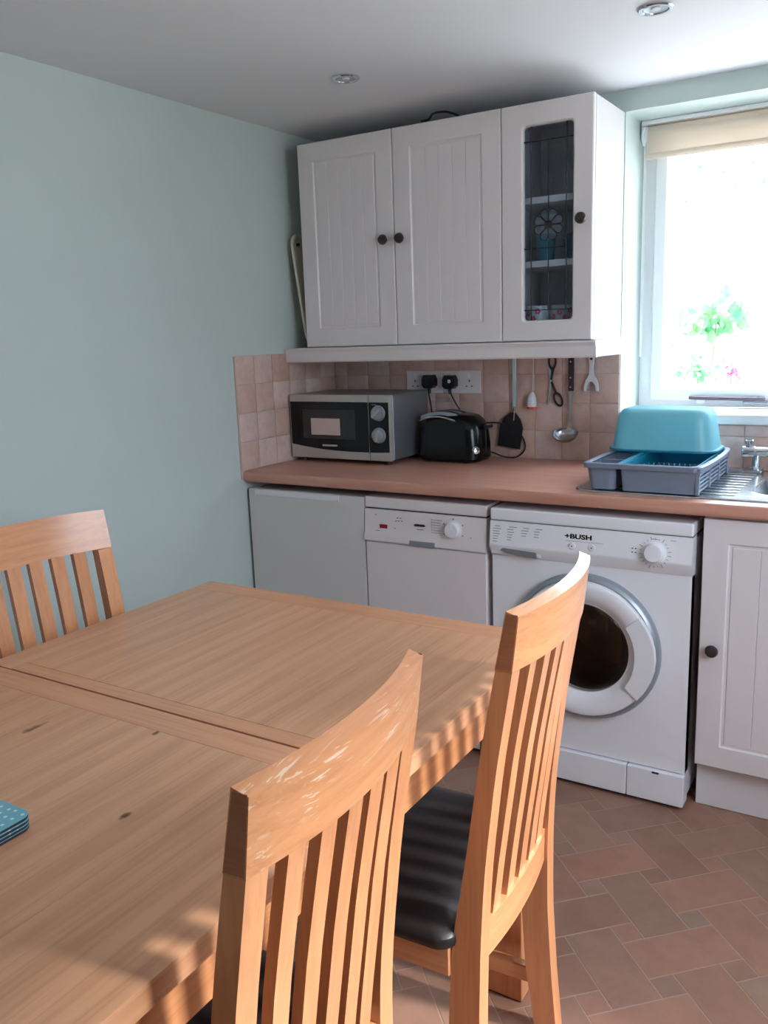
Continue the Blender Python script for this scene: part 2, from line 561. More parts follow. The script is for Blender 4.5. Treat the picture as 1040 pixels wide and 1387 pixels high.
def dots_mat():
    n = N('teal_dotted_print')
    v = n.coord()
    vo = n.node('ShaderNodeTexVoronoi', voronoi_dimensions='2D'); vo.inputs['Scale'].default_value = 75; vo.inputs['Randomness'].default_value = 0.25
    n.link(v, vo.inputs['Vector'])
    n.link(n.ramp(vo.outputs['Distance'], [(0.14, s2l((222, 234, 238))), (0.22, s2l((116, 182, 200)))]), n.b.inputs['Base Color'])
    n.b.inputs['Roughness'].default_value = 0.35
    return n.m
M_dots = dots_mat()

# ---------------------------------------------------------------- room
CEIL = 2.1154
RX, RY = 2.75, -4.90            # right wall, rear wall
ground = MB().box(-14, 16, -14, 16, -0.16, -0.12).build('ground', M_grass); tag(ground, kind='structure')
floor = MB().box(-0.05, RX + 0.05, RY - 0.05, 0.05, -0.10, -0.0022).build('floor', M_base); tag(floor, kind='structure')
ceil = MB().box(-0.25, RX + 0.12, RY - 0.3, 0.30, CEIL, CEIL + 0.12).build('ceiling', M_ceil); tag(ceil, kind='structure')
wl = MB().box(-0.25, 0, RY - 0.3, 0.30, -0.1, CEIL).build('wall_left', M_mint); tag(wl, kind='structure')
WX0, WX1, WZ0, WZ1 = 1.1885, 2.46, 1.05, 2.05
wb = MB().box(0, WX0, 0, 0.30, -0.1, CEIL).box(WX1, RX + 0.3, 0, 0.30, -0.1, CEIL).box(WX0, WX1, 0, 0.30, -0.1, WZ0).box(WX0, WX1, 0, 0.30, WZ1, CEIL)
wb = wb.build('wall_back', M_mint); tag(wb, kind='structure')
DY0, DY1, DZ1 = -2.36, -1.28, 2.05
wr = MB().box(RX, RX + 0.12, RY, DY0, -0.1, CEIL).box(RX, RX + 0.12, DY1, 0.0, -0.1, CEIL).box(RX, RX + 0.12, DY0, DY1, DZ1, CEIL)
wr = wr.build('wall_right', M_mint); tag(wr, kind='structure')
wk = MB().box(0, RX + 0.12, RY - 0.12, RY, -0.1, CEIL)
wk = wk.build('wall_rear', M_mint); tag(wk, kind='structure')

# floor tiles: basket of long tiles and small squares laid on the diagonal
S = 0.0575
def ab(a, b):
    return ((a + b) * 0.70710678, (a - b) * 0.70710678)
def in_room(p, e=0.0):
    return e < p[0] < RX - e and RY + e < p[1] < -e
def proj(p):
    d = Vector(p) - m.translation
    z = d.dot(_F)
    return (520 + 1159.5 * d.dot(_R) / z, 693.5 - 1159.5 * d.dot(_U) / z) if z > 0.05 else (-999, -999)
shapes = {}
def tile_mesh(w, h):
    if (w, h) not in shapes:
        g = 0.0016
        b = MB().box(-w / 2 + g, w / 2 - g, -h / 2 + g, h / 2 - g, -0.0022, -0.0014, 0.0003, 1)
        b.xf(Matrix(((0.70710678, 0.70710678, 0, 0), (0.70710678, -0.70710678, 0, 0), (0, 0, 1, 0), (0, 0, 0, 1))))
        bmesh.ops.recalc_face_normals(b.bm, faces=b.bm.faces)
        me = bpy.data.meshes.new('tile'); b.bm.to_mesh(me); b.bm.free(); me.materials.append(M_floor)
        shapes[(w, h)] = me
    return shapes[(w, h)]
cells = []
for i in range(-40, 60):
    for j in range(-40, 60):
        A, B = 3 * (i + j), 3 * (i - j)
        for (a0, b0, w, h) in ((0, 0, 4, 2), (1, 2, 2, 4), (0, 2, 1, 1), (0, 5, 1, 1)):
            a, b = 0.25 + S * (A + a0 + w / 2), 1.64 + S * (B + b0 + h / 2)
            x, y = ab(a, b)
            if -0.2 < x < RX + 0.2 and RY - 0.2 < y < 0.2:
                cells.append((x, y, w * S, h * S))
vis, rest = [], []
for c in cells:
    u, v = proj((c[0], c[1], 0))
    near = in_room(c, 0.10) and -60 < u < 1100 and 560 < v < 1450 and c[1] < -0.53
    if near: vis.append((-(v + 0.3 * u), c))
    else: rest.append(c)
vis.sort()
rest += [c for _, c in vis[290:]]
for _, c in vis[:290]:
    clone(type('o', (), {'data': tile_mesh(c[2], c[3])}), 'tile', (c[0], c[1], 0), floor)
fb = MB()
for (x, y, w, h) in rest:
    if in_room((x, y), 0.09):
        g = 0.0016
        P = [(x + (sa * (w / 2 - g) + sb * (h / 2 - g)) * 0.70710678, y + (sa * (w / 2 - g) - sb * (h / 2 - g)) * 0.70710678, -0.0014) for sa, sb in ((1, 1), (-1, 1), (-1, -1), (1, -1))]
        fb.raw(P + [(p[0], p[1], -0.0022) for p in P], [(0, 1, 2, 3), (0, 1, 5, 4), (1, 2, 6, 5), (2, 3, 7, 6), (3, 0, 4, 7)])
fo = fb.build('outer_tiles', M_floor, floor, smooth=0); fo['kind'] = 'stuff'

# wall tiles
WT = 0.9095
P_ = 0.102
def wtile(w, h, d=0.006):
    key = ('w', round(w, 4), round(h, 4))
    if key not in shapes:
        g = 0.0013
        b = MB().box(-w / 2 + g, w / 2 - g, -d, 0, -h / 2 + g, h / 2 - g, 0.0014, 2)
        bmesh.ops.recalc_face_normals(b.bm, faces=b.bm.faces)
        me = bpy.data.meshes.new('tile'); b.bm.to_mesh(me); b.bm.free(); me.materials.append(M_tile)
        me.shade_smooth(); me.set_sharp_from_angle(angle=0.6)
        shapes[key] = me
    return shapes[key]
MB().box(0.0, WX0 - 0.002, -0.0042, 0, WT - 0.03, 1.318).box(WX0 - 0.002, 2.46, -0.0042, 0, WT - 0.03, WZ0).build('tile_grout', M_grout, wb, 0)
MB().box(0, 0.0042, -0.62, 0, WT - 0.03, 1.318).build('tile_grout', M_grout, wl, 0)
cols = [1.1865 - P_ * k for k in range(12)] + [0.0]
for r in range(4):
    z = WT + P_ * (r + 0.5) + 0.001
    for k in range(12):
        x1, x0 = cols[k], max(cols[k + 1], 0.006)
        clone(type('o', (), {'data': wtile(round(x1 - x0, 4), P_)}), 'tile', ((x0 + x1) / 2, -0.001, z), wb)
    for k in range(6):
        t = clone(type('o', (), {'data': wtile(P_, P_)}), 'tile', (0.001, -0.0065 - P_ * (k + 0.5), z), wl)
        t.rotation_euler = (0, 0, PI / 2)
for k in range(12):
    x0 = 1.1865 + P_ * k
    clone(type('o', (), {'data': wtile(P_, P_)}), 'tile', (x0 + P_ / 2, -0.001, WT + P_ / 2 + 0.001), wb)
    clone(type('o', (), {'data': wtile(P_, 0.036)}), 'tile', (x0 + P_ / 2, -0.001, WT + P_ + 0.020), wb)

# window in the back wall
w1 = struct('window_1', (WX0, 0.22, WZ0))
fr = MB()
FY0, FY1 = 0.225, 0.295
zt, zb = WZ1, WZ0 + 0.035
fr.box(WX0, WX0 + 0.055, FY0, FY1, zb, zt, 0.004).box(WX1 - 0.055, WX1, FY0, FY1, zb, zt, 0.004)
fr.box(WX0 + 0.05, WX1 - 0.05, FY0, FY1, zb, zb + 0.03, 0.004).box(WX0 + 0.05, WX1 - 0.05, FY0, FY1, zt - 0.05, zt, 0.004)
fr.build('frame', M_white, w1)
sx0, sx1, sz0, sz1 = WX0 + 0.045, WX1 - 0.045, zb + 0.024, zt - 0.04
o_ = lambda y, w, h, r=0.001: [(px, y, pz) for px, pz in rrect((sx0 + sx1) / 2, (sz0 + sz1) / 2, w, h, r, 1)]
W_, H_ = sx1 - sx0, sz1 - sz0
sash = MB().loft([o_(0.285, W_, H_), o_(0.212, W_, H_), o_(0.208, W_ - 0.008, H_ - 0.008), o_(0.208, W_ - 0.076, H_ - 0.076), o_(0.222, W_ - 0.10, H_ - 0.10), o_(0.285, W_ - 0.10, H_ - 0.10)], loop=True).build('sash', M_white, w1)
MB().box(sx0 + 0.045, sx1 - 0.045, 0.250, 0.256, sz0 + 0.045, sz1 - 0.045).build('pane', M_pane, w1, 0)
st = MB().tube([(1.375, 0.195, 1.121), (1.42, 0.193, 1.119), (1.62, 0.193, 1.117)], 0.0065, 10, smooth=3)
st.build('stay_bar', M_staydark, w1)
MB().box(1.40, 1.425, 0.197, 0.209, 1.100, 1.118, 0.003).build('stay_bracket', M_white, w1)
MB().box(1.55, 1.66, 0.196, 0.209, 1.098, 1.112, 0.004).cyl((1.60, 0.196, 1.116), 'y', 0.010, 0.012, 14).build('stay_pin', M_silver, w1)
sill = MB().box(WX0 + 0.002, WX1 - 0.002, -0.022, 0.228, WZ0 + 0.001, WZ0 + 0.035, 0.006, 3).build('trim_1', M_white); tag(sill, kind='structure')

# glazed garden door in the right wall
d1 = struct('door_1', (RX, -1.82, 0))
MB().box(RX + 0.03, RX + 0.09, DY0, DY0 + 0.06, 0, DZ1, 0.003).box(RX + 0.03, RX + 0.09, DY1 - 0.06, DY1, 0, DZ1, 0.003).box(RX + 0.03, RX + 0.09, DY0 + 0.05, DY1 - 0.05, DZ1 - 0.06, DZ1, 0.003).box(RX + 0.03, RX + 0.09, DY0 + 0.05, DY1 - 0.05, 0.0, 0.94, 0.003).build('frame', M_white, d1)
MB().box(RX + 0.055, RX + 0.062, DY0 + 0.05, DY1 - 0.05, 0.93, DZ1 - 0.05).build('pane', M_pane, d1, 0)
MB().box(RX + 0.0, RX + 0.03, DY0 + 0.02, DY0 + 0.05, 0.96, 1.12, 0.004).tube([(RX - 0.02, DY0 + 0.035, 1.05), (RX - 0.03, DY0 + 0.08, 1.05), (RX - 0.03, DY0 + 0.15, 1.05)], 0.008, 8).build('handle', M_chrome, d1)

# ---------------------------------------------------------------- worktop, appliances, cabinets
WB = 0.8703
_wp = [(-0.002, WB), (-0.6015, WB), (-0.608, WB + 0.003), (-0.6114, WB + 0.010), (-0.6114, WT - 0.010), (-0.608, WT - 0.003), (-0.6015, WT), (-0.002, WT)]
_wf = [(-0.510, WB)] + _wp[1:7] + [(-0.510, WT)]
wt = MB().prism(_wp, 'yz', 0.006, 1.655, 0.0).prism(_wf, 'yz', 1.655, 2.125, 0.0)
wt.box(1.655, 2.125, -0.115, -0.002, WB, WT).box(2.08, 2.125, -0.510, -0.115, WB, WT)
wt = wt.build('worktop', M_work)
tag(wt, 'long wood effect worktop with rounded front edge running along the back wall', 'worktop')

def knob(part_parent, x, y, z, r=0.0175, name='knob'):
    MB().lathe([(0.007, 0.0), (0.0085, 0.002), (0.007, 0.006), (0.0075, 0.010), (r * 0.8, 0.014), (r, 0.018), (r * 0.98, 0.022), (r * 0.82, 0.027), (r * 0.4, 0.030), (0.0, 0.0305)], (0, 0, 0), 'z', 22).xf(Matrix.Translation((x, y, z)) @ Matrix.Rotation(PI / 2, 4, 'X')).build(name, M_knob, part_parent)

def panel_door(parent, x0, x1, z0, z1, yf, th=0.020, mx=0.064, nplank=5, knob_at=None):
    cx, cz, w, h = (x0 + x1) / 2, (z0 + z1) / 2, x1 - x0, z1 - z0
    R_ = lambda y, dw, r: [(px, y, pz) for px, pz in rrect(cx, cz, w - dw, h - dw, r, 2)]
    d = MB().loft([R_(yf + th, 0, 0.001), R_(yf + 0.003, 0, 0.001), R_(yf + 0.0006, 0.003, 0.001), R_(yf, 0.006, 0.001), R_(yf, 2 * mx, 0.004), R_(yf + 0.0042, 2 * mx + 0.008, 0.002), R_(yf + 0.0050, 2 * mx + 0.020, 0.002), R_(yf + 0.0050, 2 * mx + 0.03, 0.002)])
    d = d.build('door', M_cab, parent)
    px0, px1 = x0 + mx + 0.011, x1 - mx - 0.011
    pw = (px1 - px0) / nplank
    for k in range(nplank):
        MB().box(px0 + k * pw + 0.0005, px0 + (k + 1) * pw - 0.0005, yf + 0.0028, yf + 0.0070, z0 + mx + 0.011, z1 - mx - 0.011, 0.0012, 1).build('panel_plank', M_cab, d)
    if knob_at:
        knob(d, knob_at[0], yf, knob_at[1])
    return d

# wall cupboards
ZB, ZT, YC = 1.3365, 2.050, -0.3085
X1, X2, X3, X4 = 0.0933, 0.4893, 0.8873, 1.1856
c1 = thing('wall_cupboard', 'white double wall cupboard with two tongue and groove doors above the microwave', 'cupboard', (X1, YC, ZB))
MB().box(X1, X1 + 0.016, YC + 0.022, -0.002, ZB, ZT - 0.002, 0.0008, 1).box(X3 - 0.017, X3 - 0.001, YC + 0.022, -0.002, ZB, ZT - 0.002, 0.0008, 1).box(X1 + 0.016, X3 - 0.017, YC + 0.022, -0.002, ZB, ZB + 0.016).box(X1 + 0.016, X3 - 0.017, YC + 0.022, -0.002, ZT - 0.018, ZT - 0.002).box(X1 + 0.016, X3 - 0.017, -0.012, -0.002, ZB + 0.016, ZT - 0.018).build('carcass', M_cab, c1, 0)
panel_door(c1, X1 + 0.001, X2 - 0.0015, ZB + 0.002, ZT, YC, knob_at=(X2 - 0.036, 1.694))
panel_door(c1, X2 + 0.0015, X3 - 0.0015, ZB + 0.002, ZT, YC, knob_at=(X2 + 0.030, 1.694))

c2 = thing('glazed_wall_cupboard', 'white narrow wall cupboard with a leaded glass door beside the window', 'cupboard', (X3, YC, ZB))
MB().box(X3 + 0.001, X3 + 0.017, YC + 0.022, -0.002, ZB, ZT - 0.002, 0.0008, 1).box(X4 - 0.018, X4, YC + 0.022, -0.002, ZB, ZT - 0.002, 0.001, 1).box(X3 + 0.017, X4 - 0.018, YC + 0.022, -0.002, ZB, ZB + 0.016).box(X3 + 0.017, X4 - 0.018, YC + 0.022, -0.002, ZT - 0.018, ZT - 0.002).box(X3 + 0.017, X4 - 0.018, -0.012, -0.002, ZB + 0.016, ZT - 0.018).build('carcass', M_cabin, c2, 0)
for z in (1.567, 1.760):
    MB().box(X3 + 0.0175, X4 - 0.0185, YC + 0.030, -0.0125, z, z + 0.020, 0.001, 1).build('shelf', M_cab, c2, 0)
gx0, gx1, gz0, gz1 = 0.9605, 1.1215, 1.402, 1.984
dx0, dx1, dz0, dz1 = X3 + 0.0015, X4 - 0.001, ZB + 0.002, ZT
ro = lambda y, e: [(px, y, pz) for px, pz in rrect((dx0 + dx1) / 2, (dz0 + dz1) / 2, dx1 - dx0 - e, dz1 - dz0 - e, 0.001, 4)]
ri = lambda y, e: [(px, y, pz) for px, pz in rrect((gx0 + gx1) / 2, (gz0 + gz1) / 2, gx1 - gx0 + e, gz1 - gz0 + e, 0.012, 4)]
gd = MB().loft([ro(YC + 0.020, 0), ro(YC + 0.003, 0), ro(YC, 0.006), ri(YC, 0.010), ri(YC + 0.003, 0.004), ri(YC + 0.006, 0), ri(YC + 0.020, 0)], loop=True).build('door', M_cab, c2)
MB().box(gx0 - 0.004, gx1 + 0.004, YC + 0.0125, YC + 0.0165, gz0 - 0.004, gz1 + 0.004).build('pane', M_cabpane, gd, 0)
ld = MB()
gw, gh = gx1 - gx0, gz1 - gz0
yl = YC + 0.0110
fx = lambda f: gx0 + f * gw
fz = lambda f: gz1 - f * gh
def lead(a, b, r=0.0019):
    ld.tube([(a[0], yl, a[1]), (b[0], yl, b[1])], r, 6, smooth=0, flat=1.0)
lead((fx(0.145), gz0), (fx(0.145), gz1)); lead((fx(0.86), gz0), (fx(0.86), gz1))
lead((gx0, fz(0.075)), (gx1, fz(0.075))); lead((gx0, fz(0.945)), (gx1, fz(0.945)))
fc = (fx(0.5), fz(0.503))
RO = 0.047
lead((fx(0.5), fz(0.075)), (fx(0.5), fc[1] + RO)); lead((fx(0.5), fz(0.945)), (fx(0.5), fc[1] - RO))
lead((gx0, fz(0.62)), (fx(0.86), fz(0.62))) 
def yc_(px, pz): return (px, yl, pz)
ld.tube([yc_(fc[0] + 0.012 * math.cos(a * PI / 6), fc[1] + 0.012 * math.sin(a * PI / 6)) for a in range(12)], 0.0017, 6, closed=True, smooth=1)
for k in range(8):
    a = k * PI / 4 + PI / 8
    loop = []
    for rr, da in ((0.012, -0.30), (0.027, -0.36), (0.040, -0.35), (0.0475, -0.16), (0.0475, 0.14), (0.040, 0.34), (0.027, 0.36), (0.012, 0.30)):
        loop.append(yc_(fc[0] + rr * math.cos(a + da), fc[1] + rr * math.sin(a + da)))
    ld.tube(loop, 0.0015, 5, closed=True, smooth=2)
ld.build('leading', M_lead, gd)
for k in range(8):
    a = k * PI / 4 + PI / 8
    MB().prism([(fc[0] + rr * math.cos(a + da), fc[1] + rr * math.sin(a + da)) for rr, da in ((0.012, -0.30), (0.027, -0.36), (0.040, -0.35), (0.0475, -0.16), (0.0475, 0.14), (0.040, 0.34), (0.027, 0.36), (0.012, 0.30))], 'xz', yl + 0.0005, yl + 0.0012).build('petal_pane', M_petal, gd, 0)
knob(gd, 1.1535, YC, 1.698)

pel = MB()
prof = [(-0.300, 1.3355), (-0.330, 1.3355), (-0.334, 1.331), (-0.330, 1.322), (-0.327, 1.316), (-0.327, 1.288), (-0.323, 1.283), (-0.312, 1.283), (-0.312, 1.318), (-0.300, 1.318)]
pel.prism(prof, 'yz', 0.006, 1.2070)
pel.prism([(a + 1.5, b) for a, b in ((-0.3143 + 0.0, 1.3355), (-0.300 + 0.006, 1.3355), (-0.293, 1.331), (-0.297, 1.322), (-0.299, 1.316), (-0.299, 1.288), (-0.303, 1.283), (-0.3143, 1.283))], 'xz', -0.312, -0.012)
pel.box(0.0065, X4, -0.3005, -0.012, 1.3205, 1.3355)
pel = pel.build('light_pelmet', M_cab); tag(pel, 'white moulded pelmet strip under the wall cupboards', 'pelmet')

# tray in the gap beside the cupboard
ty = thing('serving_tray', 'cream plastic tray standing in the gap between wall and cupboard', 'tray', (0.05, -0.17, 1.337))
Mt = Matrix.Translation((0.078, -0.165, 1.3375)) @ Matrix.Rotation(-0.135, 4, 'Y')
tr = lambda e, xx: [(xx, py, pz) for py, pz in rrect(0, 0.212, 0.25 - e, 0.416 - e, 0.045, 5)]
MB().loft([tr(0.02, -0.004), tr(0.0, 0.001), tr(0.0, 0.010), tr(0.012, 0.010), tr(0.026, 0.002)]).xf(Mt).build('tray_body', M_tray, ty)
MB().cyl((0, 0, 0), 'x', 0.006, 0.012, 12).xf(Mt @ Matrix.Translation((-0.001, -0.085, 0.382))).build('hanging_hole', M_dkgrey, ty)

cb = MB().tube([(0.60, -0.30, 2.056), (0.625, -0.292, 2.060), (0.645, -0.30, 2.072), (0.67, -0.29, 2.076), (0.70, -0.29, 2.070), (0.73, -0.27, 2.055), (0.70, -0.2, 2.053), (0.62, -0.22, 2.054)], 0.0035, 8).build('coiled_cable', M_blackm)
tag(cb, 'thin black cable looped on top of the double cupboard', 'cable')

# things inside the glazed cupboard
def wine(x, y, label):
    t = thing('wine_glass', label, 'glass', (x, y, 1.7805), 'glasses in the glazed cupboard')
    MB().lathe([(0.0, 0.0), (0.032, 0.0), (0.030, 0.003), (0.006, 0.008), (0.0035, 0.02), (0.0035, 0.062), (0.010, 0.072), (0.030, 0.092), (0.037, 0.115), (0.036, 0.14), (0.031, 0.165), (0.0295, 0.165), (0.0345, 0.14), (0.0355, 0.115), (0.028, 0.094), (0.0, 0.076)], (x, y, 1.7805), 'z', 24).build('bowl', M_wine, t)
wine(1.005, -0.16, 'clear stemmed wine glass behind the middle lead line on the top shelf')
wine(1.085, -0.13, 'clear stemmed wine glass on the top shelf toward the cupboard side panel')
for (x, y, lab) in ((0.995, -0.20, 'teal glass tumbler below the leaded flower on the middle shelf'),):
    t = MB().lathe([(0.0, 0), (0.026, 0), (0.031, 0.06), (0.032, 0.085), (0.0295, 0.085), (0.0285, 0.06), (0.024, 0.006), (0.0, 0.006)], (0, 0, 0), 'z', 20).build('teal_tumbler', M_bluegl)
    t.location = (x, y, 1.5875); tag(t, lab, 'tumbler')
for k in range(5):
    t = MB().lathe([(0.0, 0), (0.03, 0), (0.034, 0.004), (0.052, 0.030), (0.050, 0.031), (0.032, 0.008), (0.0, 0.006)], (0, 0, 0), 'z', 24).build('teal_bowl', M_bluegl)
    t.location = (1.098, -0.17, 1.5875 + 0.0125 * k)
    tag(t, 'teal china bowl, ' + ['lowest', 'second up', 'third up', 'fourth up', 'topmost'][k] + ' of the stack on the middle shelf', 'bowl', 'teal bowls stacked behind leaded glass')
def mug(x, y, rot, label):
    t = thing('floral_mug', label, 'mug', (x, y, 1.353), 'mugs on the cupboard floor', local=True)
    t.rotation_euler = (0, 0, rot)
    MB().lathe([(0.0, 0), (0.030, 0), (0.036, 0.008), (0.038, 0.04), (0.040, 0.096), (0.0375, 0.096), (0.0355, 0.04), (0.033, 0.01), (0.0, 0.008)], (0, 0, 0), 'z', 24).build('mug_body', M_mug, t)
    MB().tube([(0.036, 0, 0.066), (0.058, 0, 0.066), (0.064, 0, 0.045), (0.055, 0, 0.024), (0.036, 0, 0.022)], 0.0045, 8).build('handle', M_mug, t)
    for a, z in ((-3.4, 0.072), (-2.9, 0.055), (-2.5, 0.078), (-4.0, 0.06)):
        p = MB()
        for k in range(5):
            p.sphere((0.006 * math.cos(k * 1.257), 0, 0.006 * math.sin(k * 1.257)), 0.0045, 8, 4, (1, 0.25, 1))
        p.xf(Matrix.Rotation(a + PI / 2, 4, 'Z') @ Matrix.Translation((0, -0.0388, z))).build('flower_print', M_pink, t)
mug(0.968, -0.20, 1.3, 'white floral mug at the hinge side on the cupboard floor')
mug(1.060, -0.205, 1.8, 'white floral mug at the knob side on the cupboard floor')

# fridge
FX0, FX1, FZ = 0.015, 0.5105, 0.846
fg = thing('fridge', 'plain white under-counter fridge in the corner by the left wall', 'fridge', (0.26, -0.30, 0))
MB().box(FX0 + 0.002, FX1 - 0.002, -0.545, -0.03, 0.03, FZ - 0.004, 0.006).build('body', M_fridge, fg)
MB().box(FX0 + 0.008, FX1 - 0.008, -0.553, -0.545, 0.09, FZ - 0.012).build('door_seal', M_dkgrey, fg)
# door with a scooped grip along the top
yz = [(-0.553, 0.085), (-0.592, 0.085), (-0.600, 0.093), (-0.600, FZ - 0.006), (-0.596, FZ), (-0.553, FZ)]
fd = MB().prism(yz, 'yz', FX0, FX1, 0.002, 2)
fd = fd.build('door', M_fridge, fg)
MB().prism([(-0.598, FZ - 0.024), (-0.6030, FZ - 0.021), (-0.6045, FZ - 0.012), (-0.6040, FZ - 0.002), (-0.598, FZ + 0.0015)], 'yz', FX0 + 0.030, FX1 - 0.098, 0.0015, 2).build('grip_rail', M_applp, fd)
for x in (0.06, 0.46):
    for y in (-0.50, -0.08):
        MB().cyl((x, y, 0.0), 'z', 0.018, 0.031, 12).build('foot', M_blackm, fg)

# dishwasher
DX0, DX1, DZ = 0.5135, 0.9600, 0.850
dw = thing('dishwasher', 'white slimline dishwasher with dial and red display next to the fridge', 'dishwasher', (0.737, -0.30, 0))
MB().box(DX0 + 0.003, DX1 - 0.003, -0.565, -0.03, 0.02, 0.812, 0.004).build('body', M_appl2, dw)
MB().box(DX0, DX1, -0.597, -0.03, 0.8135, DZ, 0.005, 3).build('worktop_lid', M_appl2, dw)
MB().box(DX0 + 0.003, DX1 - 0.003, -0.590, -0.566, 0.8095, 0.8135).build('lid_gap', M_dkgrey, dw)
pn = MB().prism([(-0.566, 0.700), (-0.603, 0.700), (-0.6085, 0.705), (-0.6085, 0.718), (-0.602, 0.735), (-0.598, 0.8095), (-0.566, 0.8095)], 'yz', DX0 + 0.001, DX1 - 0.001, 0.0015, 2).build('control_panel', M_appl2, dw)
py = -0.6015
MB().box(0.573, 0.602, py - 0.0015, py + 0.004, 0.748, 0.761, 0.0006, 1).build('display', M_red, pn)
MB().prism([(-0.603, 0.700), (-0.6110, 0.702), (-0.6110, 0.716), (-0.603, 0.722)], 'yz', 0.690, 0.782, 0.0015, 2).build('door_grip', M_silver, pn)
dl = MB().lathe([(0.030, 0.0), (0.030, 0.002), (0.026, 0.003), (0.0245, 0.016), (0.022, 0.019), (0.0, 0.0195)], (0, 0, 0), 'z', 28).xf(Matrix.Translation((0.846, py + 0.002, 0.7655)) @ Matrix.Rotation(PI / 2, 4, 'X')).build('dial', M_applp, pn)
MB().box(0.8445, 0.8475, py - 0.0190, py - 0.016, 0.768, 0.787, 0.0008, 1).build('pointer', M_applp, dl)
for k in range(6):
    a = PI / 2 + k * PI / 3
    MB().box(-0.002, 0.002, -0.0006, 0.002, -0.002, 0.002).xf(Matrix.Translation((0.846 + 0.038 * math.cos(a), py, 0.7655 + 0.034 * math.sin(a)))).build('dial_mark', M_grey, pn)
    b = MB().box(0.768, 0.7705, py - 0.0006, py + 0.002, 0.7905 - 0.0085 * k, 0.793 - 0.0085 * k).box(0.773, 0.800 + 0.006 * (k == 0), py - 0.0006, py + 0.002, 0.7912 - 0.0085 * k, 0.7922 - 0.0085 * k)
    b.build('programme_print', M_grey, pn)
for (x, z) in ((0.556, 0.790), (0.640, 0.785), (0.652, 0.785), (0.634, 0.775), (0.645, 0.7755), (0.656, 0.776), (0.630, 0.7495), (0.905, 0.7430)):
    MB().box(x, x + 0.004, py - 0.0006, py + 0.002, z, z + 0.003).build('symbol_print', M_grey, pn)
MB().box(0.556, 0.572, py - 0.0006, py + 0.002, 0.7375, 0.7395).build('small_print', M_grey, pn)
MB().box(0.715, 0.738, py - 0.0006, py + 0.002, 0.7545, 0.7565).build('small_print', M_grey, pn)
MB().prism([(0.702, 0.7680), (0.7085, 0.7725), (0.7400, 0.7725), (0.7465, 0.7680), (0.7400, 0.7650), (0.7085, 0.7650)], 'xz', py - 0.0006, py + 0.002).build('badge', M_dkgrey, pn)
MB().box(DX0 + 0.001, DX1 - 0.001, -0.600, -0.566, 0.100, 0.6975, 0.004, 3).build('door', M_appl2, dw)
MB().box(DX0 + 0.004, DX1 - 0.004, -0.575, -0.565, 0.02, 0.098, 0.002, 1).build('plinth', M_appl2, dw)
for x in (0.55, 0.92):
    for y in (-0.50, -0.08):
        MB().cyl((x, y, 0.0), 'z', 0.016, 0.022, 12).build('foot', M_blackm, dw)

# washing machine
WX, WXE, WZ, WY = 0.9775, 1.5745, 0.8490, -0.6185
wm = thing('washing_machine', 'white front loading washing machine with round porthole door', 'washing machine', (1.276, -0.31, 0))
cxw, czw = 1.276, 0.453
body = MB()
# front sheet with a round hole so the drum is real
n_ = 48
outer = []
for k in range(n_):
    a = 2 * PI * k / n_
    dx, dz = math.cos(a), math.sin(a)
    hx0, hx1, hz0, hz1 = WX + 0.002 - cxw, WXE - 0.002 - cxw, 0.112 - czw, 0.700 - czw
    t = min([hx1 / dx if dx > 1e-6 else 9, hx0 / dx if dx < -1e-6 else 9, hz1 / dz if dz > 1e-6 else 9, hz0 / dz if dz < -1e-6 else 9])
    outer.append((cxw + dx * t, czw + dz * t))
corn = [(WX + 0.002, 0.112), (WXE - 0.002, 0.112), (WXE - 0.002, 0.700), (WX + 0.002, 0.700)]
for c in corn:
    k = min(range(n_), key=lambda i: (outer[i][0] - c[0]) ** 2 + (outer[i][1] - c[1]) ** 2)
    outer[k] = c
inner = [(cxw + 0.165 * math.cos(2 * PI * k / n_), czw + 0.165 * math.sin(2 * PI * k / n_)) for k in range(n_)]
YF = -0.600
body.loft([[(x, -0.56, z) for x, z in inner], [(x, YF, z) for x, z in inner], [(x, YF, z) for x, z in outer], [(x, -0.56, z) for x, z in outer]], loop=True)
body.box(WX + 0.002, WX + 0.012, -0.56, -0.04, 0.03, 0.80).box(WXE - 0.012, WXE - 0.002, -0.598, -0.04, 0.03, 0.80).box(WX + 0.012, WXE - 0.012, -0.05, -0.04, 0.03, 0.80).box(WX + 0.012, WXE - 0.012, -0.56, -0.05, 0.03, 0.045)
body.build('body', M_appl, wm)
MB().box(WX, WXE, -0.612, -0.04, 0.8115, WZ, 0.006, 3).build('worktop_lid', M_appl, wm)
cp = MB().prism([(-0.560, 0.700), (-0.602, 0.700), (-0.607, 0.708), (-0.6185, 0.732), (-0.6185, 0.740), (-0.610, 0.8095), (-0.560, 0.8095)], 'yz', WX + 0.0005, WXE - 0.0005, 0.0015, 2).build('control_panel', M_appl, wm)
MB().box(WX + 0.003, WXE - 0.003, -0.603, -0.57, 0.8090, 0.8120).build('lid_gap', M_dkgrey, wm)
def onp(z): return -0.6185 + (z - 0.740) / 0.0695 * 0.0085       # panel face y at height z
tilt = Matrix.Rotation(-0.122, 4, 'X')
def flat(x0, x1, z0, z1, name, mat, par=cp):
    return MB().box(x0 - (x0 + x1) / 2, (x1 - x0) / 2, -0.0005, 0.001, -(z1 - z0) / 2, (z1 - z0) / 2).xf(Matrix.Translation(((x0 + x1) / 2, onp((z0 + z1) / 2), (z0 + z1) / 2)) @ tilt).build(name, mat, par, 0)
text('+BUSH', 0.0185, 'brand_lettering', M_black, cp, Matrix.Translation((1.256, onp(0.7835) - 0.0004, 0.7835)) @ tilt @ Matrix.Rotation(PI / 2, 4, 'X') @ Matrix.Diagonal((1.45, 1, 1, 1)), 0.0003, 0.0007)
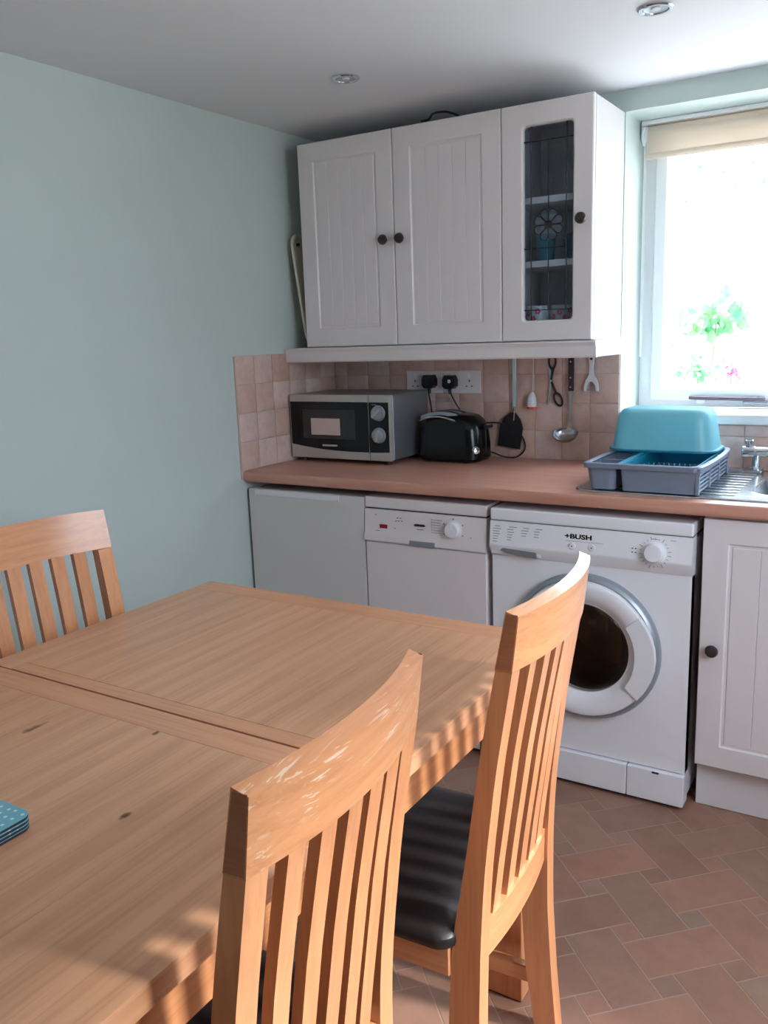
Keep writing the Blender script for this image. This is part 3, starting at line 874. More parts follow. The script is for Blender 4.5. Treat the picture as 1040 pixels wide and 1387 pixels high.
for ci, (x, rows) in enumerate(((0.989, 7), (1.035, 6), (1.081, 4), (1.121, 4))):
    for k in range(rows):
        w = (0.018, 0.026, 0.020, 0.022, 0.017, 0.015, 0.014)[(k + ci) % 7] + (0.004 if k == 0 else 0)
        flat(x + (0.005 if k == 0 else 0), x + w, 0.7935 - 0.0078 * k, 0.7953 - 0.0078 * k, 'programme_print', M_grey)
dr = MB().prism([(1.013, 0.7225), (1.022, 0.7290), (1.128, 0.7245), (1.130, 0.7060), (1.075, 0.7085), (1.035, 0.7130)], 'xz', -0.6187, -0.600, 0.0)
MB().prism([(0.983, 0.7085), (0.983, 0.7330), (1.140, 0.7330), (1.140, 0.7085)], 'xz', -0.6120, -0.600, 0.001, 1).build('detergent_drawer', M_applp, cp)
dr.build('drawer_grip', M_silver, cp)
for x in (1.239, 1.297):
    b = MB().lathe([(0.0105, 0), (0.0105, 0.002), (0.009, 0.0035), (0.0, 0.0035)], (0, 0, 0), 'z', 18).xf(Matrix.Translation((x, onp(0.756) + 0.001, 0.756)) @ tilt @ Matrix.Rotation(PI / 2, 4, 'X')).build('push_button', M_applp, cp)
    flat(x - 0.0018, x + 0.0018, 0.7545, 0.7575, 'button_mark', M_dkgrey, cp).location = (0, -0.0035, 0)
flat(1.217, 1.330, 0.7700, 0.7709, 'button_print', M_grey)
wd = MB().lathe([(0.031, 0.0), (0.031, 0.003), (0.027, 0.005), (0.0255, 0.020), (0.023, 0.023), (0.0, 0.0235)], (0, 0, 0), 'z', 32).xf(Matrix.Translation((1.474, onp(0.7600) + 0.001, 0.7600)) @ tilt @ Matrix.Rotation(PI / 2, 4, 'X')).build('dial', M_applp, cp)
for k in range(22):
    a = 2 * PI * (k + 0.5) / 22
    r0, r1 = 0.036, 0.041 + 0.005 * (k % 3 == 0)
    MB().box(r0, r1, -0.0004, 0.001, -0.0007, 0.0007).xf(Matrix.Translation((1.474, onp(0.760), 0.760)) @ tilt @ Matrix.Rotation(-a, 4, 'Y')).build('dial_mark', M_grey, cp, 0)
for x, z in ((1.411, 0.7655), (1.420, 0.7655), (1.411, 0.7545), (1.420, 0.7545)):
    flat(x, x + 0.004, z, z + 0.003, 'indicator', M_dkgrey)
flat(1.463, 1.482, 0.7968, 0.7986, 'dial_print', M_grey); flat(1.515, 1.530, 0.7965, 0.7978, 'dial_print', M_grey)
# porthole door
dm = lambda prof, n=56: MB().lathe(prof, (0, 0, 0), 'z', n).xf(Matrix.Translation((cxw, YF, czw)) @ Matrix.Rotation(PI / 2, 4, 'X'))
def ring(prof, n=56):
    rings = [[(r * math.cos(2 * PI * i / n), r * math.sin(2 * PI * i / n), h) for i in range(n)] for r, h in prof]
    return MB().loft(rings, loop=True).xf(Matrix.Translation((cxw, YF, czw)) @ Matrix.Rotation(PI / 2, 4, 'X'))
dd = ring([(0.205, 0.001), (0.207, 0.030), (0.203, 0.040), (0.192, 0.045), (0.168, 0.043), (0.150, 0.034), (0.142, 0.026), (0.136, 0.024), (0.136, 0.001)]).build('door', M_appl, wm)
ring([(0.2225, 0.001), (0.2225, 0.016), (0.219, 0.024), (0.211, 0.029), (0.2075, 0.028), (0.2075, 0.001)]).build('door_rim', M_silver, dd)
hp = []
for t in range(9):
    a = math.radians(-34 + 68 * t / 8)
    hp.append((0.160 * math.cos(a), 0.160 * math.sin(a)))
for t in range(9):
    a = math.radians(36 - 72 * t / 8)
    rr = 0.205 + 0.010 * math.cos(a * 2)
    hp.append((rr * math.cos(a), rr * math.sin(a)))
MB().prism(hp, 'xy', 0.030, 0.050, 0.003, 2).xf(Matrix.Translation((cxw, YF, czw)) @ Matrix.Rotation(PI / 2, 4, 'X')).build('door_handle', M_applp, dd)
gl = dm([(0.137, 0.018), (0.132, 0.022), (0.122, 0.016), (0.112, -0.02), (0.095, -0.05), (0.0, -0.060)]).build('door_glass', M_port, dd)
dg = MB().lathe([(0.168, 0.0), (0.205, 0.05), (0.205, 0.36), (0.0, 0.37)], (cxw, -0.562, czw), 'y', 40)
bmesh.ops.delete(dg.bm, geom=[f for f in dg.bm.faces if all(abs(v.co.y + 0.562) < 1e-4 for v in f.verts)], context='FACES')
dg = dg.build('drum', M_drum, wm)
for k in range(3):
    a = math.radians(75 + 120 * k)
    MB().box(0.150, 0.204, -0.50, -0.22, -0.022, 0.022, 0.010, 2).xf(Matrix.Translation((cxw, 0, czw)) @ Matrix.Rotation(-a, 4, 'Y')).build('paddle', M_drum, dg)
ring([(0.168, 0.0), (0.168, -0.045), (0.150, -0.030), (0.146, -0.004)]).build('rubber_seal', plain('grey_rubber', (96, 96, 100), 0.6), wm)
pl = MB().box(WX + 0.001, 1.4095, -0.615, -0.56, 0.012, 0.1080, 0.004, 2).build('plinth', M_appl, wm)
MB().box(1.4110, WXE - 0.001, -0.615, -0.56, 0.012, 0.1080, 0.004, 2).build('filter_flap', M_appl, wm)
MB().box(1.484, 1.504, -0.6165, -0.605, 0.1005, 0.1062, 0.001, 1).build('flap_catch', M_dkgrey, wm)
for x in (1.02, 1.53):
    for y in (-0.54, -0.10):
        MB().cyl((x, y, 0.0), 'z', 0.02, 0.034, 14).build('foot', M_blackm, wm)

# base cabinet at the right
bc = thing('base_cabinet', 'white sink base cabinet with tongue and groove door and dark knob', 'cabinet', (1.89, -0.30, 0))
BX0, BX1 = 1.5940, 2.10
MB().box(BX0, BX0 + 0.016, -0.568, -0.01, 0.145, WB - 0.001).box(BX1 - 0.016, BX1, -0.568, -0.01, 0.145, WB - 0.001).box(BX0 + 0.016, BX1 - 0.016, -0.568, -0.01, 0.145, 0.161).box(BX0 + 0.016, BX1 - 0.016, -0.020, -0.01, 0.161, WB - 0.001).box(BX0 + 0.016, BX1 - 0.016, -0.568, -0.49, WB - 0.018, WB - 0.001).build('carcass', M_cab, bc, 0)
panel_door(bc, BX0 + 0.001, BX1 - 0.002, 0.147, 0.862, -0.590, knob_at=(1.632, 0.497))
MB().box(BX0, BX1, -0.541, -0.525, 0.0, 0.1445, 0.001, 1).build('plinth', M_plinth, bc, 0)
MB().box(BX0 + 0.01, BX0 + 0.02, -0.525, -0.02, 0.0, 0.145).box(BX1 - 0.02, BX1 - 0.01, -0.525, -0.02, 0.0, 0.145).build('support', M_cab, bc, 0)

# ---------------------------------------------------------------- sink, tap, dish rack
sk = thing('sink', 'stainless steel inset sink with ribbed drainer beneath the dish rack', 'sink', (1.7, -0.31, WT))
ZS = WT + 0.0005
SX0, SX1, SY0, SY1 = 1.216, 2.115, -0.566, -0.045
BXa, BXb, BYa, BYb = 1.690, 2.06, -0.475, -0.150
rs = lambda e, z, r=0.05: [(px, py, z) for px, py in rrect((SX0 + SX1) / 2, (SY0 + SY1) / 2, SX1 - SX0 - e, SY1 - SY0 - e, r, 8)]
rb = lambda e, z, r=0.07: [(px, py, z) for px, py in rrect((BXa + BXb) / 2, (BYa + BYb) / 2, BXb - BXa - e, BYb - BYa - e, r, 8)]
MB().loft([rs(0, ZS), rs(0.004, ZS + 0.004), rs(0.016, ZS + 0.0035), rs(0.024, ZS + 0.0012, 0.04), rb(-0.016, ZS + 0.0012), rb(-0.006, ZS + 0.0035), rb(0.004, ZS + 0.001), rb(0.02, ZS - 0.03), rb(0.05, ZS - 0.140), rb(0.10, ZS - 0.155)], cap=False).build('basin', M_steel, sk)
MB().box(BXa + 0.04, BXb - 0.04, BYa + 0.04, BYb - 0.04, ZS - 0.158, ZS - 0.154).build('basin_floor', M_steel, sk)
for k in range(9):
    y = -0.50 + 0.045 * k
    MB().box(1.27, 1.655, y, y + 0.016, ZS + 0.0005, ZS + 0.0042, 0.0018, 2).build('drainer_rib', M_steel, sk)
MB().box(1.24, 1.665, SY1 - 0.066, SY1 - 0.012, ZS + 0.001, ZS + 0.012, 0.004, 2).build('back_ledge', M_steel, sk)

tp = thing('mixer_tap', 'chrome bridge mixer tap with swan neck behind the sink bowl', 'tap', (1.70, -0.085, WT))
zt0 = ZS + 0.0125
MB().lathe([(0.024, 0), (0.024, 0.006), (0.014, 0.010), (0.013, 0.050)], (1.645, -0.083, zt0 - 0.001), 'z', 20).lathe([(0.024, 0), (0.024, 0.006), (0.014, 0.010), (0.013, 0.050)], (1.825, -0.083, zt0 - 0.011), 'z', 20).build('pillar', M_chrome, tp)
MB().lathe([(0.010, 0), (0.017, 0.004), (0.0185, 0.012), (0.0185, 0.040), (0.0155, 0.044), (0.0155, 0.225), (0.0185, 0.230), (0.0185, 0.258), (0.017, 0.266), (0.010, 0.270)], (1.600, -0.083, 0.977), 'x', 20).build('bridge_body', M_chrome, tp)
MB().tube([(1.735, -0.083, 0.985), (1.735, -0.083, 1.10), (1.735, -0.105, 1.155), (1.735, -0.165, 1.165), (1.735, -0.205, 1.130), (1.735, -0.210, 1.095)], 0.0115, 14).build('spout', M_chrome, tp)
for x in (1.622, 1.848):
    h = MB().lathe([(0.009, 0.0), (0.009, 0.006), (0.0135, 0.008), (0.0145, 0.018), (0.012, 0.022), (0.0, 0.023)], (x, -0.083, 0.993), 'z', 18).build('handle', M_chrome, tp)
    MB().cyl((x, -0.083, 1.0145), 'z', 0.010, 0.003, 16).build('handle_cap', M_mwside, h)

# dish rack: grey tray with cutlery bin, slotted end and teal liner
rk = thing('dish_rack', 'grey plastic dish rack with teal plate liner standing on the drainer', 'dish rack', (1.415, -0.33, ZS + 0.0045))
ZR = ZS + 0.0046
ZT_ = 0.988
def open_bin(x0, x1, y0, y1, z0, z1, th, slope, mat, name, par, r=0.018):
    R_ = lambda e, z: [(px, py, z) for px, py in rrect((x0 + x1) / 2, (y0 + y1) / 2, x1 - x0 - e, y1 - y0 - e, r, 4)]
    return MB().loft([R_(slope, z0), R_(0, z1), R_(2 * th, z1), R_(slope + 2 * th, z0 + th)], cap=True).build(name, mat, par)
open_bin(1.254, 1.342, -0.548, -0.140, ZR, ZT_ - 0.006, 0.0035, 0.016, M_rack, 'cutlery_bin', rk)
# main bin: floor, front, back and left walls solid; the right end is slotted
mx0, mx1, my0, my1 = 1.356, 1.574, -0.552, -0.128
mb = MB().box(mx0 + 0.008, mx1 - 0.010, my0 + 0.010, my1 - 0.010, ZR, ZR + 0.005, 0.001, 1)
mb.loft([[(mx0 + 0.006, my0 + 0.008, ZR), (mx1 - 0.008, my0 + 0.008, ZR), (mx1 - 0.008, my0 + 0.012, ZR), (mx0 + 0.006, my0 + 0.012, ZR)], [(mx0, my0, ZT_), (mx1, my0, ZT_), (mx1, my0 + 0.004, ZT_), (mx0, my0 + 0.004, ZT_)]])
mb.loft([[(mx0 + 0.006, my1 - 0.012, ZR), (mx1 - 0.008, my1 - 0.012, ZR), (mx1 - 0.008, my1 - 0.008, ZR), (mx0 + 0.006, my1 - 0.008, ZR)], [(mx0, my1 - 0.004, ZT_), (mx1, my1 - 0.004, ZT_), (mx1, my1, ZT_), (mx0, my1, ZT_)]])
mb.loft([[(mx0 + 0.006, my0 + 0.008, ZR), (mx0 + 0.010, my0 + 0.008, ZR), (mx0 + 0.010, my1 - 0.008, ZR), (mx0 + 0.006, my1 - 0.008, ZR)], [(mx0, my0, ZT_), (mx0 + 0.004, my0, ZT_), (mx0 + 0.004, my1, ZT_), (mx0, my1, ZT_)]])
mb = mb.build('main_bin', M_rack, rk)
for k in range(6):
    z = ZR + 0.006 + 0.012 * k
    MB().box(mx1 - 0.012 + 0.001 * k, mx1 - 0.007 + 0.001 * k, my0 + 0.008, my1 - 0.008, z - 0.002, z + 0.003, 0.0008, 1).build('end_slat', M_rack, rk)
for y in (-0.545, -0.40, -0.27, -0.142):
    MB().box(mx1 - 0.013, mx1 - 0.003, y - 0.006, y + 0.006, ZR, ZT_, 0.001, 1).build('end_post', M_rack, rk)
# rim: a lipped frame, bulging at the right end
def rimpts(e, z):
    pts = []
    x0, x1, y0, y1 = 1.246 + e, 1.588 - e, -0.560 + e, -0.120 - e
    for k in range(5):
        a = PI + k * PI / 8
        pts.append((x0 + 0.016 + 0.016 * math.cos(a), y0 + 0.016 + 0.016 * math.sin(a), z))
    for k in range(9):
        t = k / 8
        a = -PI / 2 + t * PI
        pts.append((x1 - 0.03 + 0.03 * math.cos(a) ** 0.6 if math.cos(a) > 1e-6 else x1 - 0.03, (y0 + y1) / 2 + (y1 - y0) / 2 * math.sin(a), z + 0.002 * math.cos(a)))
    for k in range(5):
        a = PI / 2 + k * PI / 8
        pts.append((x0 + 0.016 + 0.016 * math.cos(a), y1 - 0.016 + 0.016 * math.sin(a), z))
    return pts
MB().loft([rimpts(0.002, ZT_ - 0.010), rimpts(0, ZT_ + 0.002), rimpts(0.003, ZT_ + 0.005), rimpts(0.012, ZT_ + 0.005), rimpts(0.015, ZT_ + 0.001), rimpts(0.012, ZT_ - 0.004)], loop=True).build('rim', M_rack, rk)
MB().box(1.342, 1.358, -0.548, -0.130, ZT_ - 0.004, ZT_ + 0.004, 0.001, 1).build('divider', M_teal, rk)
for y in (-0.415, -0.275):
    MB().box(1.256, 1.343, y, y + 0.004, ZT_ - 0.06, ZT_ - 0.004, 0.001, 1).build('cutlery_divider', M_rack, rk)
ln = MB().box(mx0 + 0.008, mx1 - 0.016, my0 + 0.008, my0 + 0.011, ZT_ - 0.050, ZT_ + 0.001).box(mx0 + 0.008, mx1 - 0.016, my1 - 0.012, my1 - 0.009, ZT_ - 0.050, ZT_ + 0.001).box(mx0 + 0.006, mx0 + 0.010, my0 + 0.010, my1 - 0.010, ZT_ - 0.050, ZT_ + 0.003).box(mx1 - 0.020, mx1 - 0.016, my0 + 0.010, my1 - 0.010, ZT_ - 0.03, ZT_ + 0.001).box(mx0 + 0.012, mx1 - 0.020, my0 + 0.013, my1 - 0.013, ZR + 0.007, ZR + 0.011).build('liner', M_teal, rk)
for k in range(13):
    x = mx0 + 0.020 + 0.0148 * k
    for y in (-0.500, -0.385):
        MB().tube([(x, y, ZR + 0.010), (x, y, ZT_ - 0.022), (x, y + 0.004, ZT_ - 0.014)], [0.0032, 0.003, 0.002], 6, smooth=2).build('prong', M_teal, rk)

bw = thing('washing_up_bowl', 'aqua plastic washing-up bowl turned upside down on the dish rack', 'bowl', (1.40, -0.22, ZT_ + 0.006))
zb0 = ZT_ + 0.0072
q = lambda ex, ey, z, r: [(px, py, z) for px, py in rrect(1.399, -0.212, 0.322 - ex, 0.196 - ey, r, 8)]
MB().loft([q(0.0, 0.0, zb0, 0.055), q(0.0, 0.0, zb0 + 0.006, 0.055), q(0.014, 0.014, zb0 + 0.007, 0.052), q(0.028, 0.026, zb0 + 0.056, 0.05), q(0.040, 0.036, zb0 + 0.098, 0.048), q(0.050, 0.046, zb0 + 0.114, 0.044), q(0.068, 0.064, zb0 + 0.124, 0.038), q(0.100, 0.092, zb0 + 0.128, 0.03)]).build('shell', M_aqua, bw)
MB().loft([q(-0.006, -0.006, zb0, 0.058), q(-0.006, -0.006, zb0 + 0.005, 0.058), q(0.004, 0.004, zb0 + 0.0058, 0.054), q(0.004, 0.004, zb0, 0.054)], loop=True).build('rim', M_teal, bw)

# ---------------------------------------------------------------- microwave
mw = thing('microwave', 'silver and black microwave oven with two knobs in the worktop corner', 'microwave', (0.24, -0.19, WT))
AX0, AX1, AZ0, AZ1, AYF, AYB = 0.016, 0.462, 0.9255, 1.1640, -0.335, -0.045
MB().box(AX0 + 0.003, AX1 - 0.001, AYF + 0.028, AYB, AZ0, AZ1, 0.006, 3).build('casing', M_mwside, mw)
split = 0.374
# door with a silver border: curved lower edge on a black window
MB().box(AX0, split - 0.001, AYF, AYF + 0.026, AZ0, AZ1, 0.003, 2).build('door', M_mwsil, mw)
low = lambda t: AZ0 + 0.030 + 0.022 * (2 * t - 1) ** 2 * (1 if t < 0.5 else 0.35)
pts = []
for k in range(11):
    t = k / 10
    pts.append((AX0 + 0.006 + t * (split - 0.003 - AX0 - 0.006), low(t * 0.62)))
pts += [(split - 0.003, AZ1 - 0.026), (AX0 + 0.006, AZ1 - 0.026)]
md = MB().prism(pts, 'xz', AYF - 0.0022, AYF + 0.001, 0.0008, 1).build('door_window', M_black, mw)
MB().box(AX0 + 0.062, split - 0.060, AYF - 0.0030, AYF, AZ0 + 0.075, AZ1 - 0.055, 0.0006, 1).build('viewing_mesh', plain('dark_mesh', (44, 44, 46), 0.3), md)
MB().box(0.116, 0.248, AYF - 0.0038, AYF, AZ0 + 0.089, AZ0 + 0.151, 0.0006, 1).build('front_sticker', plain('pale_sticker', (206, 184, 178), 0.4), md)
MB().box(0.164, 0.232, AYF - 0.0028, AYF - 0.001, AZ0 + 0.0465, AZ0 + 0.0535, 0.0006, 1).build('badge', M_mwsil, md)
MB().box(split + 0.001, AX1, AYF, AYF + 0.026, AZ0, AZ1, 0.003, 2).build('control_panel', M_mwsil, mw)
pts = [(split + 0.003, low(0.62)), (split + 0.045, low(0.70)), (AX1 - 0.004, low(0.82)), (AX1 - 0.004, AZ1 - 0.026), (split + 0.003, AZ1 - 0.026)]
mc = MB().prism(pts, 'xz', AYF - 0.0022, AYF + 0.001, 0.0008, 1).build('control_fascia', M_black, mw)
for z in (AZ0 + 0.174, AZ0 + 0.094):
    k_ = MB().lathe([(0.0285, 0), (0.0285, 0.003), (0.0255, 0.005), (0.0245, 0.014), (0.021, 0.016), (0.0, 0.016)], (0, 0, 0), 'z', 28).xf(Matrix.Translation((0.418, AYF - 0.002, z)) @ Matrix.Rotation(PI / 2, 4, 'X')).build('knob', M_silver, mc)
    ang = 0.9 if z > 1.05 else 0.15
    MB().box(-0.0055, 0.0055, -0.0265, -0.014, -0.022, 0.022, 0.002, 2).xf(Matrix.Translation((0.418, AYF, z)) @ Matrix.Rotation(ang, 4, 'Y')).build('knob_grip', M_mwsil, k_)
MB().box(0.388, 0.408, AYF - 0.0027, AYF - 0.001, AZ1 - 0.036, AZ1 - 0.033).build('dial_print', M_grey, mc)
for x in (0.05, 0.43):
    for y in (-0.30, -0.08):
        MB().cyl((x, y, WT), 'z', 0.012, 0.0165, 12).build('foot', M_blackm, mw)
MB().tube([(0.40, -0.048, 0.96), (0.43, -0.035, 0.95), (0.466, -0.03, 0.99), (0.468, -0.032, 1.08), (0.464, -0.045, 1.15)], 0.0032, 8).build('power_cord', M_blackm, mw)

def plug(x, z, par, led=False):
    pts = [(x + a, z + b) for a, b in ((-0.026, -0.014), (-0.026, 0.010), (-0.018, 0.026), (0.018, 0.026), (0.026, 0.010), (0.026, -0.014), (0.016, -0.024), (-0.016, -0.024))]
    p = MB().prism(pts, 'xz', -0.046, -0.0152, 0.006, 3).build('plug', M_black, par)
    MB().lathe([(0.0065, 0), (0.0055, -0.022)], (x, -0.032, z - 0.022), 'z', 10).build('cord_grip', M_blackm, p)
    if led:
        MB().lathe([(0.007, 0), (0.006, -0.0015), (0, -0.002)], (x + 0.004, -0.046, z + 0.004), 'y', 14).build('sticker', M_plate, p)
plug(0.461, 1.192, mw)

# sockets
def socket(x0, label):
    t = thing('double_socket', label, 'socket', (x0 + 0.079, -0.007, 1.19), 'sockets on the tiled wall')
    pl_ = MB().box(x0, x0 + 0.1585, -0.0150, -0.0074, 1.147, 1.233, 0.003, 3).build('faceplate', M_plate, t)
    for c in (x0 + 0.039, x0 + 0.112):
        MB().box(c - 0.006, c + 0.006, -0.0180, -0.0145, 1.204, 1.222, 0.0015, 2).build('switch', M_applp, pl_)
        for (dx, dz, w, h) in ((0, 0.004, 0.004, 0.009), (-0.011, -0.016, 0.007, 0.004), (0.011, -0.016, 0.007, 0.004)):
            MB().box(c + dx - w / 2, c + dx + w / 2, -0.0156, -0.0140, 1.190 + dz - h / 2, 1.190 + dz + h / 2).build('pin_slot', M_dkgrey, pl_, 0)
socket(0.350, 'white double socket partly behind the microwave, one black plug in it')
socket(0.510, 'white double socket above the toaster, one black plug in its left outlet')

# ---------------------------------------------------------------- toaster
to = thing('toaster', 'black two slice toaster with chrome top trim beside the microwave', 'toaster', (0.605, -0.135, WT))
tx0, tx1, tyc = 0.492, 0.742, -0.130
def tring(z, ex, ey, r):
    return [(px, py, z) for px, py in rrect((tx0 + tx1) / 2, tyc, tx1 - tx0 - ex, 0.158 - ey, r, 6)]
z0 = WT + 0.006
MB().loft([tring(z0, 0.016, 0.016, 0.04), tring(z0 + 0.010, 0.0, 0.0, 0.048), tring(z0 + 0.06, 0.0, 0.0, 0.050), tring(z0 + 0.115, 0.012, 0.008, 0.050), tring(z0 + 0.145, 0.034, 0.020, 0.052), tring(z0 + 0.162, 0.066, 0.044, 0.048), tring(z0 + 0.169, 0.110, 0.075, 0.036)]).build('shell', M_black, to)
top = []
def arch(x): return z0 + 0.160 + 0.018 * (1 - ((x - 0.585) / 0.085) ** 2)
rr = []
for k in range(9):
    x = 0.505 + 0.16 * k / 8
    zz = arch(x)
    rr.append([(x, tyc - 0.054, zz - 0.012), (x, tyc - 0.050, zz), (x, tyc + 0.050, zz), (x, tyc + 0.054, zz - 0.012)])
tt = MB().loft(rr).build('top_trim', M_silver, to)
for y in (tyc - 0.026, tyc + 0.026):
    sl = []
    for k in range(9):
        x = 0.520 + 0.13 * k / 8
        zz = arch(x) + 0.0006
        sl.append([(x, y - 0.011, zz - 0.004), (x, y - 0.011, zz), (x, y + 0.011, zz), (x, y + 0.011, zz - 0.004)])
    MB().loft(sl).build('bread_slot', M_dkgrey, to)
MB().tube([(0.512, tyc - 0.072, z0 + 0.1475), (0.545, tyc - 0.069, z0 + 0.158), (0.585, tyc - 0.067, z0 + 0.1605), (0.625, tyc - 0.069, z0 + 0.155), (0.655, tyc - 0.070, z0 + 0.1475)], 0.005, 8, flat=0.7).build('chrome_edge', M_chrome, to)
lv = MB().box(tx1 + 0.001, tx1 + 0.020, tyc - 0.020, tyc + 0.020, z0 + 0.118, z0 + 0.130, 0.004, 3).box(tx1 - 0.01, tx1 + 0.004, tyc - 0.006, tyc + 0.006, z0 + 0.114, z0 + 0.126).build('lever', M_blackm, to)
MB().box(tx1 + 0.003, tx1 + 0.019, tyc - 0.018, tyc + 0.018, z0 + 0.1298, z0 + 0.1312, 0.0006, 1).build('lever_trim', M_chrome, lv)
MB().box(tx1 - 0.006, tx1 + 0.0012, tyc - 0.004, tyc + 0.004, z0 + 0.030, z0 + 0.112, 0.001, 1).build('lever_slot', M_blackm, to)
kd = MB().lathe([(0.014, 0.0), (0.014, 0.004), (0.0115, 0.006), (0.011, 0.014), (0.0, 0.015)], (0, 0, 0), 'z', 20).xf(Matrix.Translation((tx1 - 0.011, tyc - 0.064, z0 + 0.044)) @ Matrix.Rotation(PI / 4, 4, 'Z') @ Matrix.Rotation(PI / 2, 4, 'X') @ Matrix.Translation((0, 0, 0.0))).build('browning_dial', M_chrome, to)
for x in (0.53, 0.685):
    for y in (-0.175, -0.085):
        MB().cyl((x, y, WT), 'z', 0.010, 0.0075, 10).build('foot', M_blackm, to)
MB().tube([(0.553, -0.034, 1.150), (0.560, -0.034, 1.135), (0.580, -0.032, 1.100), (0.612, -0.026, 1.058), (0.68, -0.020, 1.040), (0.745, -0.024, 1.040), (0.80, -0.018, 1.022), (0.838, -0.016, 0.985), (0.845, -0.018, 0.945), (0.815, -0.022, 0.916), (0.770, -0.03, 0.9155), (0.735, -0.045, 0.930), (0.69, -0.055, 0.945)], 0.0030, 8).build('power_cord', M_blackm, to)
plug(0.549, 1.190, to, led=True)

# ---------------------------------------------------------------- utensils hanging at the tiled wall
def hook(par, x, z):
    MB().tube([(x, -0.0072, z + 0.008), (x, -0.012, z + 0.008), (x, -0.018, z), (x, -0.012, z - 0.006)], 0.002, 6).build('hook', M_steel, par)
ut = thing('slotted_turner', 'black nylon turner with steel handle hanging right of the toaster', 'turner', (0.807, -0.02, 1.0), 'utensils hanging under the cupboards')
MB().box(0.7995, 0.8135, -0.0230, -0.0205, 1.095, 1.290, 0.001, 1).tube([(0.807, -0.0215, 1.10), (0.806, -0.0215, 1.075), (0.803, -0.021, 1.050)], 0.0045, 8).build('shaft', M_steel, ut)
R2 = Matrix.Translation((0.800, -0.022, 1.055)) @ Matrix.Rotation(0.14, 4, 'Y')
hd = MB()
for (a, b) in ((-0.046, -0.030), (-0.022, -0.006), (0.003, 0.019), (0.028, 0.044)):
    hd.box(a, b, -0.0015, 0.0015, -0.098, -0.024, 0.0005, 1)
hd.prism([(-0.046, -0.030), (-0.034, 0.002), (-0.012, 0.024), (0.010, 0.024), (0.032, 0.002), (0.046, -0.030)], 'xz', -0.0016, 0.0016)
hd.box(-0.046, 0.044, -0.0016, 0.0016, -0.106, -0.092, 0.0005, 1).box(-0.046, 0.044, -0.0012, 0.0014, -0.098, -0.024)
hd.xf(R2).build('turner_head', M_blackm, ut)
hook(ut, 0.807, 1.288)
pc = thing('hanging_timer', 'white egg shaped timer with orange rim hanging on a cord between turner and scissors', 'timer', (0.878, -0.02, 1.11), 'utensils hanging under the cupboards')
MB().tube([(0.880, -0.020, 1.290), (0.879, -0.020, 1.22), (0.878, -0.020, 1.150)], 0.0014, 6).build('cord', M_plate, pc)
MB().lathe([(0.0, 0.052), (0.006, 0.051), (0.012, 0.042), (0.0165, 0.026), (0.0175, 0.010), (0.0175, 0.0)], (0.877, -0.026, 1.102), 'z', 20).build('timer_body', M_mug, pc)
MB().lathe([(0.0185, 0.0), (0.019, -0.003), (0.018, -0.007), (0.0, -0.007)], (0.877, -0.026, 1.102), 'z', 20).build('orange_rim', M_orange, pc)
hook(pc, 0.880, 1.290)
sc = thing('scissors', 'black handled kitchen scissors hanging open left of the ladle', 'scissors', (0.955, -0.02, 1.19), 'utensils hanging under the cupboards')
y_ = -0.016
def loop_(cx, cz, rx, rz, rot, par):
    pts = [(cx + rx * math.cos(a * PI / 5) * math.cos(rot) - rz * math.sin(a * PI / 5) * math.sin(rot), y_, cz + rx * math.cos(a * PI / 5) * math.sin(rot) + rz * math.sin(a * PI / 5) * math.cos(rot)) for a in range(10)]
    return MB().tube(pts, 0.0038, 8, closed=True, smooth=3)
loop_(0.949, 1.262, 0.0125, 0.026, 0.0, sc).tube([(0.953, y_, 1.238), (0.950, y_, 1.222), (0.945, y_, 1.196)], 0.0045, 8).build('handle', M_blackm, sc)
loop_(0.972, 1.128, 0.0135, 0.024, 0.45, sc).tube([(0.965, y_, 1.150), (0.955, y_, 1.170), (0.946, y_, 1.192)], 0.0045, 8).build('handle', M_blackm, sc)
MB().prism([(0.941, 1.192), (0.934, 1.13), (0.931, 1.105), (0.938, 1.12), (0.948, 1.190)], 'xz', y_ - 0.0008, y_ + 0.0008).build('blade', M_steel, sc)
MB().prism([(0.941, 1.192), (0.934, 1.245), (0.931, 1.27), (0.9375, 1.252), (0.949, 1.196)], 'xz', y_ + 0.001, y_ + 0.0026).build('blade', M_steel, sc)
MB().cyl((0.945, y_ - 0.005, 1.193), 'y', 0.005, 0.009, 12).build('pivot', M_steel, sc)
hook(sc, 0.949, 1.286)
la = thing('ladle', 'steel soup ladle with riveted dark handle hanging on the tiles', 'ladle', (1.02, -0.03, 1.01), 'utensils hanging under the cupboards')
MB().box(1.012, 1.031, -0.030, -0.018, 1.158, 1.290, 0.003, 2).build('handle', M_handle, la)
for z in (1.172, 1.205, 1.26):
    MB().cyl((1.0215, -0.0312, z), 'y', 0.0028, 0.0016, 10).build('rivet', M_steel, la)
MB().loft([[(x_ + dx, yy + dy, z_) for dx, dy in ((-w, -0.0012), (w, -0.0012), (w, 0.0012), (-w, 0.0012))] for x_, yy, z_, w in ((1.0215, -0.024, 1.165, 0.007), (1.021, -0.024, 1.11, 0.005), (1.019, -0.024, 1.06, 0.005), (1.017, -0.022, 1.035, 0.009), (1.014, -0.020, 1.015, 0.010))]).build('shaft', M_steel, la)
bowl_prof = []
rings = []
for i in range(9):
    a = PI / 2 * i / 8
    rings.append([(0.046 * math.sin(a) * math.cos(2 * PI * j / 24) if i else 1e-5 * math.cos(2 * PI * j / 24), (0.038 * math.sin(a) if i else 1e-5) * math.sin(2 * PI * j / 24), -0.030 * math.cos(a)) for j in range(24)])
